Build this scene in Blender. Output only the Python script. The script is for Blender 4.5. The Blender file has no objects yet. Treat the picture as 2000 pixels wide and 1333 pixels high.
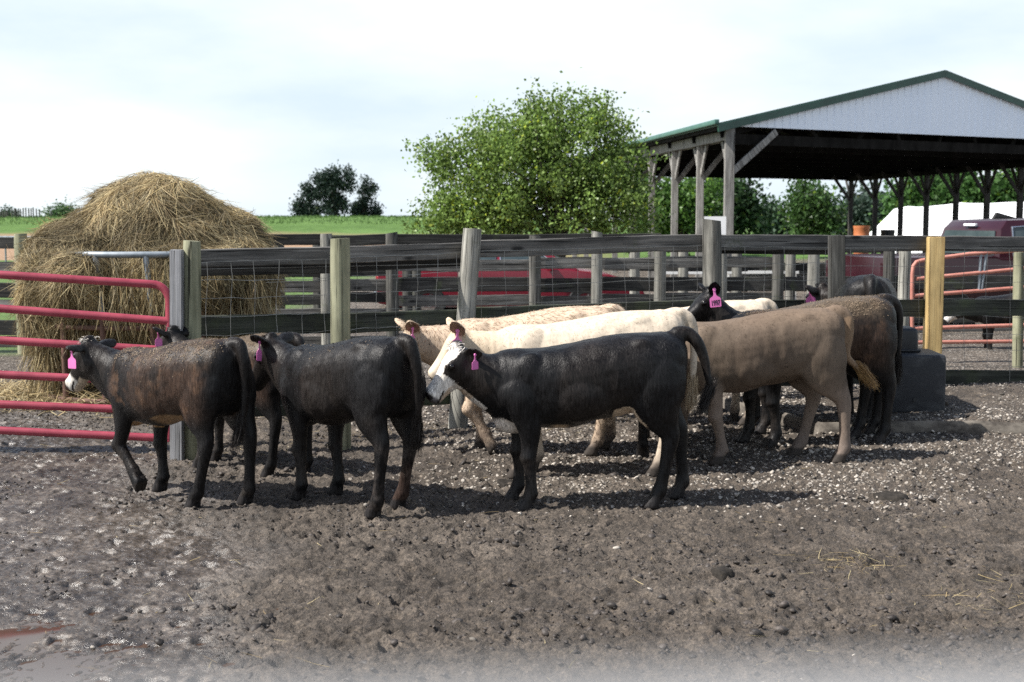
import bpy, bmesh, math, random
import numpy as np
from mathutils import Vector, Matrix, noise as mnoise
R = math.radians
rng = np.random.default_rng(7)
random.seed(7)
S = bpy.context.scene
C = S.collection

# ------------------------------------------------------------------ camera, sky, sun, exposure
CAMZ = 1.75
FPX = 2600.0
PITCH = math.atan(236.5 / FPX)
cam = bpy.data.cameras.new('camera')
camo = bpy.data.objects.new('camera', cam); C.objects.link(camo)
camo.location = (0, 0, CAMZ); camo.rotation_euler = (R(90) - PITCH, 0, 0)
cam.sensor_width = 36; cam.lens = 36 * FPX / 2000
cam.clip_start = 0.02; cam.clip_end = 3000
cam.dof.use_dof = True; cam.dof.focus_distance = 8.4; cam.dof.aperture_fstop = 4.0
S.camera = camo
SUN_EL, SUN_AZ = 51, -107           # azimuth measured from +Y (view direction) towards +X
sd = Vector((math.sin(R(SUN_AZ)) * math.cos(R(SUN_EL)), math.cos(R(SUN_AZ)) * math.cos(R(SUN_EL)), math.sin(R(SUN_EL))))
sl = bpy.data.lights.new('sun', 'SUN'); sl.energy = 5.0; sl.angle = R(0.5); sl.color = (1, .96, .9)
so = bpy.data.objects.new('sun', sl); C.objects.link(so)
so.rotation_euler = sd.to_track_quat('Z', 'Y').to_euler(); so.location = (-20, 0, 30)
w = bpy.data.worlds.new('World'); S.world = w; w.use_nodes = True
nt = w.node_tree; nt.nodes.clear()
def N(nt, t, **k):
    n = nt.nodes.new(t)
    for a, b in k.items(): setattr(n, a, b)
    return n
out = N(nt, 'ShaderNodeOutputWorld'); bg = N(nt, 'ShaderNodeBackground'); bg.inputs[1].default_value = .1
sky = N(nt, 'ShaderNodeTexSky', sky_type='NISHITA', sun_disc=False, sun_elevation=R(SUN_EL), sun_rotation=R(SUN_AZ))
sky.dust_density = 1.5
tc = N(nt, 'ShaderNodeTexCoord'); mp = N(nt, 'ShaderNodeMapping'); mp.inputs['Scale'].default_value = (1, 1, 3.2)
no = N(nt, 'ShaderNodeTexNoise'); no.inputs['Scale'].default_value = 3.1; no.inputs['Detail'].default_value = 7; no.inputs['Roughness'].default_value = .52
nt.links.new(tc.outputs['Generated'], mp.inputs[0]); nt.links.new(mp.outputs[0], no.inputs[0])
rc = N(nt, 'ShaderNodeValToRGB')     # bright white cloud with pale blue-grey undersides
rc.color_ramp.elements[0].position = .34; rc.color_ramp.elements[0].color = (4.5, 5.3, 5.95, 1)
rc.color_ramp.elements[1].position = .58; rc.color_ramp.elements[1].color = (5.95, 6.4, 6.6, 1)
nt.links.new(no.outputs[0], rc.inputs[0])
sx = N(nt, 'ShaderNodeSeparateXYZ'); nt.links.new(tc.outputs['Generated'], sx.inputs[0])
mr = N(nt, 'ShaderNodeMapRange'); mr.inputs[1].default_value = .33; mr.inputs[2].default_value = .55; mr.inputs[3].default_value = .97; mr.inputs[4].default_value = .08
nt.links.new(sx.outputs['Z'], mr.inputs[0])
mx = N(nt, 'ShaderNodeMix', data_type='RGBA')
nt.links.new(mr.outputs[0], mx.inputs['Factor']); nt.links.new(sky.outputs[0], mx.inputs['A']); nt.links.new(rc.outputs[0], mx.inputs['B'])
nt.links.new(mx.outputs['Result'], bg.inputs[0]); nt.links.new(bg.outputs[0], out.inputs[0])
S.view_settings.view_transform = 'Standard'; S.view_settings.look = 'None'; S.view_settings.exposure = 0.80
S.cycles.max_bounces = 6; S.cycles.transparent_max_bounces = 6; S.cycles.use_denoising = False
S.cycles.sample_clamp_indirect = 4

# ------------------------------------------------------------------ helpers
def ray(px, py):
    xc = (px - 1000) / FPX; yc = -(py - 666.5) / FPX
    c, s = math.cos(PITCH), math.sin(PITCH)
    return Vector((xc, c + yc * s, -s + yc * c))
def at(px, py, Y):
    d = ray(px, py); return Vector((0, 0, CAMZ)) + d * (Y / d.y)
def gnd(px, py, z=0.0):
    d = ray(px, py); return Vector((0, 0, CAMZ)) + d * ((z - CAMZ) / d.z)
def xat(px, Y): return (px - 1000) / FPX * Y * 1.0

def hash3(i, j, k, seed):
    h = (i * 374761393 + j * 668265263 + k * 2147483647 + seed * 974634777) & 0xffffffff
    h = ((h ^ (h >> 13)) * 1274126177) & 0xffffffff
    h = ((h ^ (h >> 16)) * 2246822519) & 0xffffffff
    return ((h ^ (h >> 15)) & 0xffffff) / float(0xffffff)
def vn(p, seed=0):
    p = np.asarray(p, float); f = np.floor(p); i = f.astype(np.int64); t = p - f; t = t * t * (3 - 2 * t)
    r = 0
    for a in (0, 1):
        for b in (0, 1):
            for c in (0, 1):
                wgt = (t[:, 0] if a else 1 - t[:, 0]) * (t[:, 1] if b else 1 - t[:, 1]) * (t[:, 2] if c else 1 - t[:, 2])
                r = r + wgt * hash3(i[:, 0] + a, i[:, 1] + b, i[:, 2] + c, seed)
    return r
def fbm(p, octs=4, seed=0, gain=.5):
    p = np.asarray(p, float); r = 0; a = 1; tot = 0
    for o in range(octs):
        r = r + a * vn(p * (2.03 ** o) + o * 17.3, seed + o); tot += a; a *= gain
    return r / tot
def ss(a, b, x): t = np.clip((x - a) / (b - a), 0, 1); return t * t * (3 - 2 * t)

def mesh_np(name, V, F, smooth=False, cols=None, attr='coat', mats=None, uvn=None):
    V = np.asarray(V, np.float32); F = np.asarray(F, np.int32)
    me = bpy.data.meshes.new(name)
    k = F.shape[1]
    me.vertices.add(len(V)); me.vertices.foreach_set('co', V.ravel())
    me.loops.add(F.size); me.loops.foreach_set('vertex_index', F.ravel())
    me.polygons.add(len(F))
    me.polygons.foreach_set('loop_start', np.arange(0, F.size, k, dtype=np.int32))
    me.polygons.foreach_set('loop_total', np.full(len(F), k, np.int32))
    if smooth: me.polygons.foreach_set('use_smooth', np.ones(len(F), bool))
    me.update(calc_edges=True)
    if cols is not None: setcol(me, attr, cols)
    return me
def setcol(me, attr, cols):
    ca = me.color_attributes.new(attr, 'FLOAT_COLOR', 'POINT')
    c = np.ones((len(me.vertices), 4), np.float32); c[:, :cols.shape[1]] = cols
    ca.data.foreach_set('color', c.ravel())
def link(name, me, mat=None, parent=None, inv=True):
    o = bpy.data.objects.new(name, me); C.objects.link(o)
    if mat is not None:
        for m in (mat if isinstance(mat, (list, tuple)) else [mat]): me.materials.append(m)
    if parent is not None:
        o.parent = parent
        if inv: o.matrix_parent_inverse = Matrix.Translation(-parent.location)
    return o
def tag(o, label=None, cat=None, group=None, kind=None):
    if label: o['label'] = label
    if cat: o['category'] = cat
    if group: o['group'] = group
    if kind: o['kind'] = kind
    return o
def thing(name, loc, label, cat, group=None):
    o = bpy.data.objects.new(name, None); C.objects.link(o); o.location = loc; o.empty_display_size = .1
    return tag(o, label, cat, group)

class MB:
    def __init__(s): s.V = []; s.F = []
    def add(s, V, F):
        b = len(s.V); s.V += [tuple(v) for v in V]; s.F += [tuple(i + b for i in f) for f in F]
    def box(s, c, d, rot=None):
        c = Vector(c); hx, hy, hz = d[0] / 2, d[1] / 2, d[2] / 2
        V = [Vector((x, y, z)) for x in (-hx, hx) for y in (-hy, hy) for z in (-hz, hz)]
        if rot is not None: V = [rot @ v for v in V]
        s.add([v + c for v in V], [(0, 1, 3, 2), (4, 6, 7, 5), (0, 4, 5, 1), (2, 3, 7, 6), (0, 2, 6, 4), (1, 5, 7, 3)])
    def beam(s, a, b, wd, ht, up=(0, 0, 1)):
        a, b = Vector(a), Vector(b); x = (b - a).normalized(); up = Vector(up)
        y = up.cross(x).normalized(); z = x.cross(y)
        V = [p + y * (wd / 2 * i) + z * (ht / 2 * j) for p in (a, b) for i, j in ((-1, -1), (1, -1), (1, 1), (-1, 1))]
        s.add(V, [(0, 3, 2, 1), (4, 5, 6, 7), (0, 1, 5, 4), (1, 2, 6, 5), (2, 3, 7, 6), (3, 0, 4, 7)])
    def tube(s, pts, r, n=10, cap=True):
        pts = [Vector(p) for p in pts]; m = len(pts); rs = r if isinstance(r, (list, tuple)) else [r] * m
        t0 = (pts[1] - pts[0]).normalized(); u = t0.orthogonal().normalized(); V = []
        for i in range(m):
            t = (pts[min(i + 1, m - 1)] - pts[max(i - 1, 0)]).normalized()
            u = (u - t * u.dot(t)).normalized(); v = t.cross(u)
            for k in range(n):
                a = 2 * math.pi * k / n; V.append(pts[i] + (u * math.cos(a) + v * math.sin(a)) * rs[i])
        F = [(i * n + k, i * n + (k + 1) % n, (i + 1) * n + (k + 1) % n, (i + 1) * n + k) for i in range(m - 1) for k in range(n)]
        if cap: F += [tuple(range(n - 1, -1, -1)), tuple((m - 1) * n + k for k in range(n))]
        s.add(V, F)
    def prism(s, poly, axis_vec):
        n = len(poly); a = Vector(axis_vec); V = [Vector(p) for p in poly]; V += [v + a for v in V]
        s.add(V, [tuple(range(n - 1, -1, -1)), tuple(range(n, 2 * n))] + [(k, (k + 1) % n, n + (k + 1) % n, n + k) for k in range(n)])
    def mesh(s, name, smooth=False, bevel=0, sharp=35):
        me = bpy.data.meshes.new(name); me.from_pydata(s.V, [], s.F); me.update()
        bm = bmesh.new(); bm.from_mesh(me)
        bmesh.ops.recalc_face_normals(bm, faces=bm.faces)
        if bevel: bmesh.ops.bevel(bm, geom=[e for e in bm.edges if len(e.link_faces) == 2 and e.calc_face_angle() > .5], offset=bevel, segments=2, affect='EDGES', profile=.6)
        if smooth or bevel:
            for f in bm.faces: f.smooth = True
            for e in bm.edges:
                if len(e.link_faces) == 2 and e.calc_face_angle() > R(sharp): e.smooth = False
        bm.to_mesh(me); bm.free(); return me
    def build(s, name, mat, parent=None, smooth=False, bevel=0, sharp=35):
        return link(name, s.mesh(name, smooth, bevel, sharp), mat, parent)

# ------------------------------------------------------------------ materials
def newmat(name):
    m = bpy.data.materials.new(name); m.use_nodes = True; t = m.node_tree
    return m, t, t.nodes['Principled BSDF']
def ramp(t, fac, stops):
    r = N(t, 'ShaderNodeValToRGB'); e = r.color_ramp.elements
    while len(e) < len(stops): e.new(.5)
    for x, (p, c) in zip(e, stops): x.position = p; x.color = (*c, 1)
    t.links.new(fac, r.inputs[0]); return r.outputs[0]
def noisen(t, vec, scale, detail=5, rough=.55, dist=0):
    n = N(t, 'ShaderNodeTexNoise'); n.inputs['Scale'].default_value = scale; n.inputs['Detail'].default_value = detail
    n.inputs['Roughness'].default_value = rough; n.inputs['Distortion'].default_value = dist
    if vec is not None: t.links.new(vec, n.inputs['Vector'])
    return n.outputs[0]
def mapn(t, coord='Object', scale=(1, 1, 1), rnd=False):
    if coord == 'Pos': g = N(t, 'ShaderNodeNewGeometry'); o = g.outputs['Position']
    else: o = N(t, 'ShaderNodeTexCoord').outputs[coord]
    m = N(t, 'ShaderNodeMapping'); m.inputs['Scale'].default_value = scale; t.links.new(o, m.inputs[0])
    if rnd:
        oi = N(t, 'ShaderNodeObjectInfo'); v = N(t, 'ShaderNodeVectorMath', operation='SCALE'); v.inputs[0].default_value = (37, 91, 53)
        t.links.new(oi.outputs['Random'], v.inputs['Scale']); t.links.new(v.outputs[0], m.inputs['Location'])
    return m.outputs[0]
def bumpn(t, h, strength, dist=.01):
    b = N(t, 'ShaderNodeBump'); b.inputs['Strength'].default_value = strength; b.inputs['Distance'].default_value = dist
    t.links.new(h, b.inputs['Height']); return b.outputs[0]
def mixc(t, f, a, b, mode='MIX'):
    m = N(t, 'ShaderNodeMix', data_type='RGBA', blend_type=mode)
    for s, v in (('Factor', f), ('A', a), ('B', b)):
        if isinstance(v, (int, float)): m.inputs[s].default_value = v
        elif isinstance(v, tuple): m.inputs[s].default_value = (*v, 1)
        else: t.links.new(v, m.inputs[s])
    return m.outputs['Result']
def math_(t, op, a, b=0.0, clamp=False):
    m = N(t, 'ShaderNodeMath', operation=op); m.use_clamp = clamp
    for i, v in enumerate((a, b)):
        if isinstance(v, (int, float)): m.inputs[i].default_value = v
        else: t.links.new(v, m.inputs[i])
    return m.outputs[0]
def rang(t, f, a, b, c, d):
    m = N(t, 'ShaderNodeMapRange'); t.links.new(f, m.inputs[0])
    for i, v in enumerate((a, b, c, d)): m.inputs[i + 1].default_value = v
    return m.outputs[0]
def simple(name, c1, c2, scale=(4, 4, 4), rough=.7, bump=.2, det=6, rnd=True, metal=0, lo=.35, hi=.65, bdist=.01, coord='Object', spec=.5, tint=0):
    m, t, p = newmat(name)
    n = noisen(t, mapn(t, coord, scale, rnd), 1, det, .6)
    c = ramp(t, n, [(lo, c1), (hi, c2)])
    if tint:
        oi = N(t, 'ShaderNodeObjectInfo'); c = mixc(t, 1.0, c, ramp(t, oi.outputs['Random'], [(0, (1 - tint,) * 3), (1, (1 + tint,) * 3)]), 'MULTIPLY')
    t.links.new(c, p.inputs['Base Color']); p.inputs['Roughness'].default_value = rough; p.inputs['Metallic'].default_value = metal
    p.inputs['Specular IOR Level'].default_value = spec
    if bump: t.links.new(bumpn(t, n, bump, bdist), p.inputs['Normal'])
    return m
def wood(name, dark, mid, light, axis='X', moss=0, rough=.8, knots=True, tint=.25):
    m, t, p = newmat(name)
    sc = {'X': (1.2, 26, 26), 'Z': (26, 26, 1.2)}[axis]
    g = noisen(t, mapn(t, 'Object', sc, True), 1, 7, .65, .4)
    big = noisen(t, mapn(t, 'Object', (2.2, 5, 5) if axis == 'X' else (5, 5, 2.2), True), 1, 4, .6)
    c = ramp(t, g, [(.3, dark), (.5, mid), (.72, light)])
    c = mixc(t, .75, c, ramp(t, big, [(.3, (.45, .45, .45)), (.7, (1.25, 1.25, 1.25))]), 'MULTIPLY')
    cr = noisen(t, mapn(t, 'Object', (.9, 60, 60) if axis == 'X' else (60, 60, .9), True), 1, 3, .5, .6)
    c = mixc(t, ramp(t, cr, [(.36, (1, 1, 1)), (.40, (0, 0, 0))]), c, tuple(x * .25 for x in dark))
    if knots:
        v = N(t, 'ShaderNodeTexVoronoi'); v.inputs['Scale'].default_value = 1
        t.links.new(mapn(t, 'Object', (1.6, 5, 5) if axis == 'X' else (5, 5, 1.6), True), v.inputs['Vector'])
        c = mixc(t, ramp(t, v.outputs['Distance'], [(.06, (1, 1, 1)), (.13, (0, 0, 0))]), c, tuple(x * .4 for x in dark))
    if moss:
        mn = noisen(t, mapn(t, 'Object', (3, 3, 3), True), 1, 6, .7)
        c = mixc(t, ramp(t, mn, [(.62 - moss * .3, (0, 0, 0)), (.75, (.8, .8, .8))]), c, (.055, .07, .03))
    oi = N(t, 'ShaderNodeObjectInfo')
    c = mixc(t, 1.0, c, ramp(t, oi.outputs['Random'], [(0, (1 - tint,) * 3), (1, (1 + tint,) * 3)]), 'MULTIPLY')
    t.links.new(c, p.inputs['Base Color']); p.inputs['Roughness'].default_value = rough; p.inputs['Specular IOR Level'].default_value = .3
    t.links.new(bumpn(t, math_(t, 'ADD', g, cr), .5, .006), p.inputs['Normal'])
    return m
M = {}
M['board'] = wood('weathered_board', (.045, .044, .042), (.125, .12, .112), (.27, .26, .242), 'X', .04)
M['board_dark'] = wood('dark_board', (.012, .012, .012), (.035, .034, .032), (.085, .082, .075), 'X', .15)
M['board_moss'] = wood('mossy_board', (.016, .018, .014), (.04, .043, .034), (.095, .1, .08), 'X', .5)
M['post'] = wood('weathered_post', (.08, .078, .07), (.22, .215, .19), (.37, .36, .32), 'Z', .1)
M['post_new'] = wood('treated_post', (.15, .15, .095), (.25, .25, .165), (.35, .345, .24), 'Z', .05, tint=.08)
M['post_dark'] = wood('dark_post', (.03, .03, .028), (.085, .083, .075), (.17, .165, .15), 'Z', .25)
M['post_square'] = wood('grey_timber', (.2, .2, .2), (.34, .34, .35), (.5, .5, .52), 'Z', 0)
M['yellow'] = wood('new_pine_timber', (.36, .24, .10), (.5, .36, .16), (.58, .43, .21), 'Z', 0, .6, tint=.02)
M['barn_wood'] = wood('barn_timber', (.13, .12, .11), (.25, .24, .225), (.36, .35, .33), 'Z', 0, knots=False, tint=.12)
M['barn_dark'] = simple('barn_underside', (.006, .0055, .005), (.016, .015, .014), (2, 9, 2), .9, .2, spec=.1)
M['wire'] = simple('galvanised_wire', (.16, .16, .15), (.30, .30, .29), (8, 8, 8), .5, 0, metal=.6)
M['gate_red'] = simple('red_painted_pipe', (.19, .02, .036), (.31, .045, .07), (5, 5, 5), .38, .15, bdist=.002, lo=.3, hi=.6)
M['gate_rust'] = simple('faded_red_pipe', (.34, .12, .09), (.50, .22, .17), (6, 6, 6), .6, .1, lo=.3, hi=.7)
M['galv'] = simple('galvanised_steel', (.17, .2, .225), (.27, .30, .33), (9, 9, 9), .55, .05, metal=.35)
M['rustpipe'] = simple('rusty_brown_pipe', (.07, .035, .025), (.16, .085, .06), (9, 9, 9), .8, .2)
M['rail_pale'] = simple('pale_galvanised_rail', (.20, .20, .20), (.27, .27, .27), (9, 9, 9), .7, 0)
M['siding'] = simple('white_steel_siding', (.77, .84, .95), (.82, .88, .97), (.6, .6, .15), .7, 0, spec=.2)
M['green_trim'] = simple('dark_green_trim', (.012, .05, .038), (.02, .075, .055), (3, 3, 3), .4, 0)
M['gutter'] = simple('teal_gutter', (.035, .105, .085), (.06, .15, .12), (3, 3, 3), .4, 0)
M['roof'] = simple('green_metal_roof', (.03, .09, .07), (.05, .12, .09), (3, 3, 3), .45, 0)
M['black_plastic'] = simple('black_plastic', (.010, .011, .014), (.035, .037, .042), (7, 7, 7), .5, .15, lo=.4, hi=.75)
M['scuffed'] = simple('scuffed_black_plastic', (.013, .015, .02), (.075, .078, .082), (5, 5, 9), .62, .2, lo=.48, hi=.8)
M['concrete'] = simple('dirty_concrete', (.05, .042, .035), (.17, .15, .125), (7, 7, 12), .95, .6, lo=.35, hi=.62)
M['white_tarp'] = simple('white_tarpaulin', (.78, .79, .8), (.84, .84, .84), (1, 1, 1), .6, .05)
M['orange'] = simple('orange_barrel_plastic', (.42, .13, .045), (.52, .18, .07), (4, 4, 4), .6, 0)
M['car_red'] = simple('red_car_paint', (.13, .008, .018), (.17, .011, .024), (2, 2, 2), .25, 0)
M['car_maroon'] = simple('maroon_car_paint', (.024, .005, .009), (.032, .007, .012), (2, 2, 2), .22, 0)
M['glass'] = simple('car_glass', (.03, .045, .05), (.06, .08, .085), (2, 2, 2), .05, 0)
M['chrome'] = simple('chrome', (.6, .6, .62), (.7, .7, .72), (2, 2, 2), .15, 0, metal=1)
M['rubber'] = simple('tyre_rubber', (.012, .012, .012), (.025, .025, .025), (9, 9, 9), .85, .1)
M['lamp_red'] = simple('red_lamp_lens', (.5, .01, .02), (.6, .02, .03), (3, 3, 3), .2, 0)
M['lamp_white'] = simple('white_lamp_lens', (.7, .7, .7), (.8, .8, .8), (3, 3, 3), .2, 0)
M['white_paint'] = simple('white_painted_board', (.6, .6, .58), (.75, .75, .73), (2, 9, 9), .6, .1)
M['bark'] = simple('bark', (.03, .024, .018), (.08, .066, .052), (14, 14, 3), .9, .8)
M['tagpink'] = simple('pink_tag_plastic', (.62, .15, .39), (.70, .18, .45), (9, 9, 9), .45, 0)
M['tagink'] = simple('black_tag_ink', (.02, .005, .02), (.03, .01, .03), (9, 9, 9), .6, 0)
M['eye'] = simple('wet_dark_eye', (.004, .003, .003), (.008, .006, .005), (9, 9, 9), .06, 0)
M['water'] = None

def vcol_mat(name, attr='coat', rough=.5, spec=.3, streak=(70, 70, 9), var=.35, bump=.25, sheen=0, transl=0, fleck=False):
    m, t, p = newmat(name)
    a = N(t, 'ShaderNodeAttribute', attribute_name=attr)
    c = a.outputs['Color']
    if streak:
        n = noisen(t, mapn(t, 'Object', streak, True), 1, 5, .6, .3)
        c = mixc(t, 1.0, c, ramp(t, n, [(.3, (1 - var,) * 3), (.7, (1 + var,) * 3)]), 'MULTIPLY')
        if bump: t.links.new(bumpn(t, n, bump, .006), p.inputs['Normal'])
        t.links.new(rang(t, n, .3, .7, rough - .07, rough + .1), p.inputs['Roughness'])
    else: p.inputs['Roughness'].default_value = rough
    t.links.new(c, p.inputs['Base Color']); p.inputs['Specular IOR Level'].default_value = spec
    if sheen: p.inputs['Sheen Weight'].default_value = sheen; p.inputs['Sheen Roughness'].default_value = .4
    if transl:
        tr = N(t, 'ShaderNodeBsdfTranslucent'); ms = N(t, 'ShaderNodeMixShader'); ms.inputs[0].default_value = transl
        t.links.new(c, tr.inputs[0]); t.links.new(p.outputs[0], ms.inputs[1]); t.links.new(tr.outputs[0], ms.inputs[2])
        t.links.new(ms.outputs[0], t.nodes['Material Output'].inputs[0])
    return m
M['coat'] = vcol_mat('cattle_coat', 'coat', .40, .18, (95, 95, 13), .65, .7)
M['coat_matt'] = vcol_mat('pale_cattle_coat', 'coat', .7, .15, (45, 45, 14), .16, .4)
M['fur'] = vcol_mat('cattle_hair', 'coat', .34, .17, None)
M['fur_matt'] = vcol_mat('pale_cattle_hair', 'coat', .75, .12, None, transl=.5)
M['hay'] = vcol_mat('dry_hay', 'coat', .75, .2, None, transl=.15)
M['haybody'] = vcol_mat('packed_hay', 'coat', .9, .1, (30, 30, 30), .5, .8)
M['leaf'] = vcol_mat('green_leaf', 'coat', .42, .4, None, transl=.45)
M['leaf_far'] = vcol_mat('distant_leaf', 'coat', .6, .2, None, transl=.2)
M['stone'] = vcol_mat('stone_chip', 'coat', .85, .2, (40, 40, 40), .2, .2)
M['clod'] = vcol_mat('mud_clod', 'coat', .55, .35, (60, 60, 60), .4, .5)
#PART2
# ------------------------------------------------------------------ ground
KC = gnd(1600, 847); KR = gnd(2400, 851); KL = gnd(1438, 806)
def side(x, y, a, b): return ((b.x - a.x) * (y - a.y) - (b.y - a.y) * (x - a.x)) / math.hypot(b.x - a.x, b.y - a.y)
def padmask(x, y):
    d1 = side(x, y, KC, KR)            # beyond the front edge
    d2 = -side(x, y, KC, KL)           # to the right of the slanting edge
    return ss(0.0, .05, np.minimum(d1, d2) - .02)
DIPS = [(gnd(20, 1235), .26, .026), (gnd(235, 1272), .28, .024), (gnd(100, 1300), .2, .016), (gnd(115, 938), .3, .027), (gnd(40, 1325), .2, .014), (gnd(300, 1235), .16, .02)]
WATER_Z = -.021
def gravmask(x, y):
    n = fbm(np.c_[x * .55, y * .9, x * 0], 4, 31); n2 = fbm(np.c_[x * 2.2, y * 2.5, x * 0], 3, 35)
    band = ss(7.5, 8.6, y + .22 * x * (x > 0) * 0) * 1.0
    right = ss(-2.2, .2, x - (10 - y) * .3)
    g = band * right * ss(.36, .56, n * .65 + n2 * .35)
    g = np.maximum(g, ss(12.8, 14, y) * ss(1.2, 2.4, x) * .95)
    return np.clip(g, 0, 1)
def wetmask(x, y):
    n = fbm(np.c_[x * 1.1, y * 1.3, x * 0], 4, 51)
    line = -1.95 - (y - 8.5) * .42           # wet to the left of this
    a = ss(-.25, .75, line - x + (n - .5) * 1.6)
    return a * ss(14.5, 10.5, y)
def height(x, y):
    p = np.c_[x, y, x * 0]
    wet = wetmask(x, y); pad = padmask(x, y)
    lum = np.abs(fbm(p * 9.0, 3, 3) - .5) * 2; lum2 = 1 - np.abs(fbm(p * 17.0, 3, 9) - .5) * 3.2; fine = fbm(p * 30.0, 3, 13, .75)
    big = fbm(p * 1.3, 3, 21) - .5
    rough = 1 - .5 * wet - .45 * pad
    h = big * .05 + rough * ((lum - .3) * .020 + (lum2 - .6) * .015 * ss(.35, .65, fbm(p * 1.1, 2, 40)) + (fine - .5) * .075)
    hoof = vn(p * 5.0, 77); h = h - rough * .028 * ss(.74, .86, hoof) * ss(.4, .6, fbm(p * .9, 2, 78))
    # hoof prints: one pressed, rimmed print in some of the cells of a jittered grid
    q = p[:, :2] / .21 + vn(p * .7, 91)[:, None] * 1.5; ci = np.floor(q).astype(np.int64); fr = q - ci
    zz_ = np.zeros(len(x), np.int64); r1, r2, r3, r4 = (hash3(ci[:, 0], ci[:, 1], zz_, 200 + k) for k in range(4))
    a_ = r3 * 6.283; dx_, dy_ = fr[:, 0] - .38 - .24 * r1, fr[:, 1] - .38 - .24 * r2
    rr_ = np.hypot((dx_ * np.cos(a_) + dy_ * np.sin(a_)) / .27, (-dx_ * np.sin(a_) + dy_ * np.cos(a_)) / .19)
    pr_ = (r4 < .55) * (1 - .5 * pad) * ss(16, 13, y)
    h = h - pr_ * (.030 * (1 - ss(.55, 1.0, rr_)) - .010 * np.exp(-((rr_ - 1.12) / .16) ** 2))
    for c, r, d in DIPS:
        k = np.exp(-(((x - c.x) / r) ** 2 + ((y - c.y) / (r * 1.3)) ** 2)); h = h - d * k * .8
    far = ss(13.5, 18, y) ; h = h * (1 - .6 * far)
    h = h + .10 * pad
    h = h * ss(60, 25, np.hypot(x, y))
    return h
def axisgrid(a, b, step, lo, hi):
    core = np.arange(a, b + step / 2, step); L = []; x = a; s = step
    while x > lo: s *= 1.22; x -= s; L.append(x)
    Rr = []; x = b; s = step
    while x < hi: s *= 1.22; x += s; Rr.append(x)
    return np.array(L[::-1] + list(core) + Rr)
gx = axisgrid(-4.6, 5.0, .013, -900, 900); gy = axisgrid(4.5, 13.0, .0135, -60, 1500)
X, Y = np.meshgrid(gx, gy); xf, yf = X.ravel(), Y.ravel()
zf = np.zeros_like(xf); near = (np.abs(xf) < 70) & (yf > -30) & (yf < 70)
zf[near] = height(xf[near], yf[near])
nx, ny = len(gx), len(gy)
ii = np.arange(nx * ny).reshape(ny, nx)
Fg = np.stack([ii[:-1, :-1], ii[:-1, 1:], ii[1:, 1:], ii[1:, :-1]], -1).reshape(-1, 4)
gcol = np.zeros((nx * ny, 3)); gcol[near, 0] = gravmask(xf[near], yf[near]); gcol[near, 1] = wetmask(xf[near], yf[near])
grass = np.maximum(ss(17.8, 18.6, yf + fbm(np.c_[xf * .4, yf * .4, xf * 0], 2, 5)) * ss(-3.6, -4.8, xf), ss(55, 62, yf))
gcol[:, 2] = grass; gcol[:, 0] = np.where(yf > 15, np.maximum(gcol[:, 0], (1 - grass) * .8), gcol[:, 0])
me = mesh_np('ground', np.c_[xf, yf, zf], Fg, True, gcol, 'zones')
m, t, p = newmat('muddy_ground')
pos = N(t, 'ShaderNodeNewGeometry').outputs['Position']
za = N(t, 'ShaderNodeAttribute', attribute_name='zones'); sp = N(t, 'ShaderNodeSeparateColor'); t.links.new(za.outputs['Color'], sp.inputs[0])
n1 = noisen(t, pos, 4.5, 8, .62); n2 = noisen(t, pos, 60, 6, .7); n3 = noisen(t, pos, 22, 5, .65); n0 = noisen(t, pos, .9, 5, .6)
mud = ramp(t, n1, [(.3, (.036, .029, .0225)), (.52, (.080, .065, .051)), (.72, (.130, .107, .085))])
mud = mixc(t, .95, mud, ramp(t, n2, [(.3, (.22, .21, .2)), (.5, (.95, .95, .95)), (.7, (2.1, 2.05, 2.0))]), 'MULTIPLY')
mud = mixc(t, .5, mud, ramp(t, n0, [(.35, (.55, .52, .5)), (.65, (1.4, 1.42, 1.45))]), 'MULTIPLY')
vo = N(t, 'ShaderNodeTexVoronoi'); vo.inputs['Scale'].default_value = 34; vo.inputs['Randomness'].default_value = 1
t.links.new(pos, vo.inputs['Vector'])
vs = N(t, 'ShaderNodeSeparateColor'); t.links.new(vo.outputs['Color'], vs.inputs[0])
thr = math_(t, 'SUBTRACT', 1.02, math_(t, 'MULTIPLY', sp.outputs['Red'], .5))
chip = math_(t, 'GREATER_THAN', vs.outputs['Red'], thr)
chipm = math_(t, 'MULTIPLY', chip, ramp(t, vo.outputs['Distance'], [(.32, (1, 1, 1)), (.55, (0, 0, 0))]))
chipc = ramp(t, vs.outputs['Green'], [(0, (.16, .13, .10)), (.5, (.30, .26, .215)), (1, (.5, .46, .41))])
col = mixc(t, chipm, mud, chipc)
wetc = mixc(t, .62, col, (.72, .69, .66), 'MULTIPLY')
col = mixc(t, sp.outputs['Green'], col, wetc)
gr = ramp(t, n3, [(.3, (.045, .095, .018)), (.7, (.11, .19, .035))])
gr = mixc(t, .6, gr, ramp(t, n0, [(.3, (.7, .7, .7)), (.7, (1.25, 1.2, 1))]), 'MULTIPLY')
col = mixc(t, sp.outputs['Blue'], col, gr)
t.links.new(col, p.inputs['Base Color'])
wetn = math_(t, 'MULTIPLY', sp.outputs['Green'], rang(t, n1, .35, .66, 1.0, .55))
ro = math_(t, 'SUBTRACT', .74, math_(t, 'MULTIPLY', wetn, .52)); t.links.new(ro, p.inputs['Roughness'])
t.links.new(rang(t, sp.outputs['Green'], 0, 1, .4, 1.0), p.inputs['Specular IOR Level'])
hh = math_(t, 'ADD', math_(t, 'ADD', math_(t, 'MULTIPLY', n2, 1.2), math_(t, 'MULTIPLY', n3, 1.2)), math_(t, 'MULTIPLY', chipm, .5))
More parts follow.
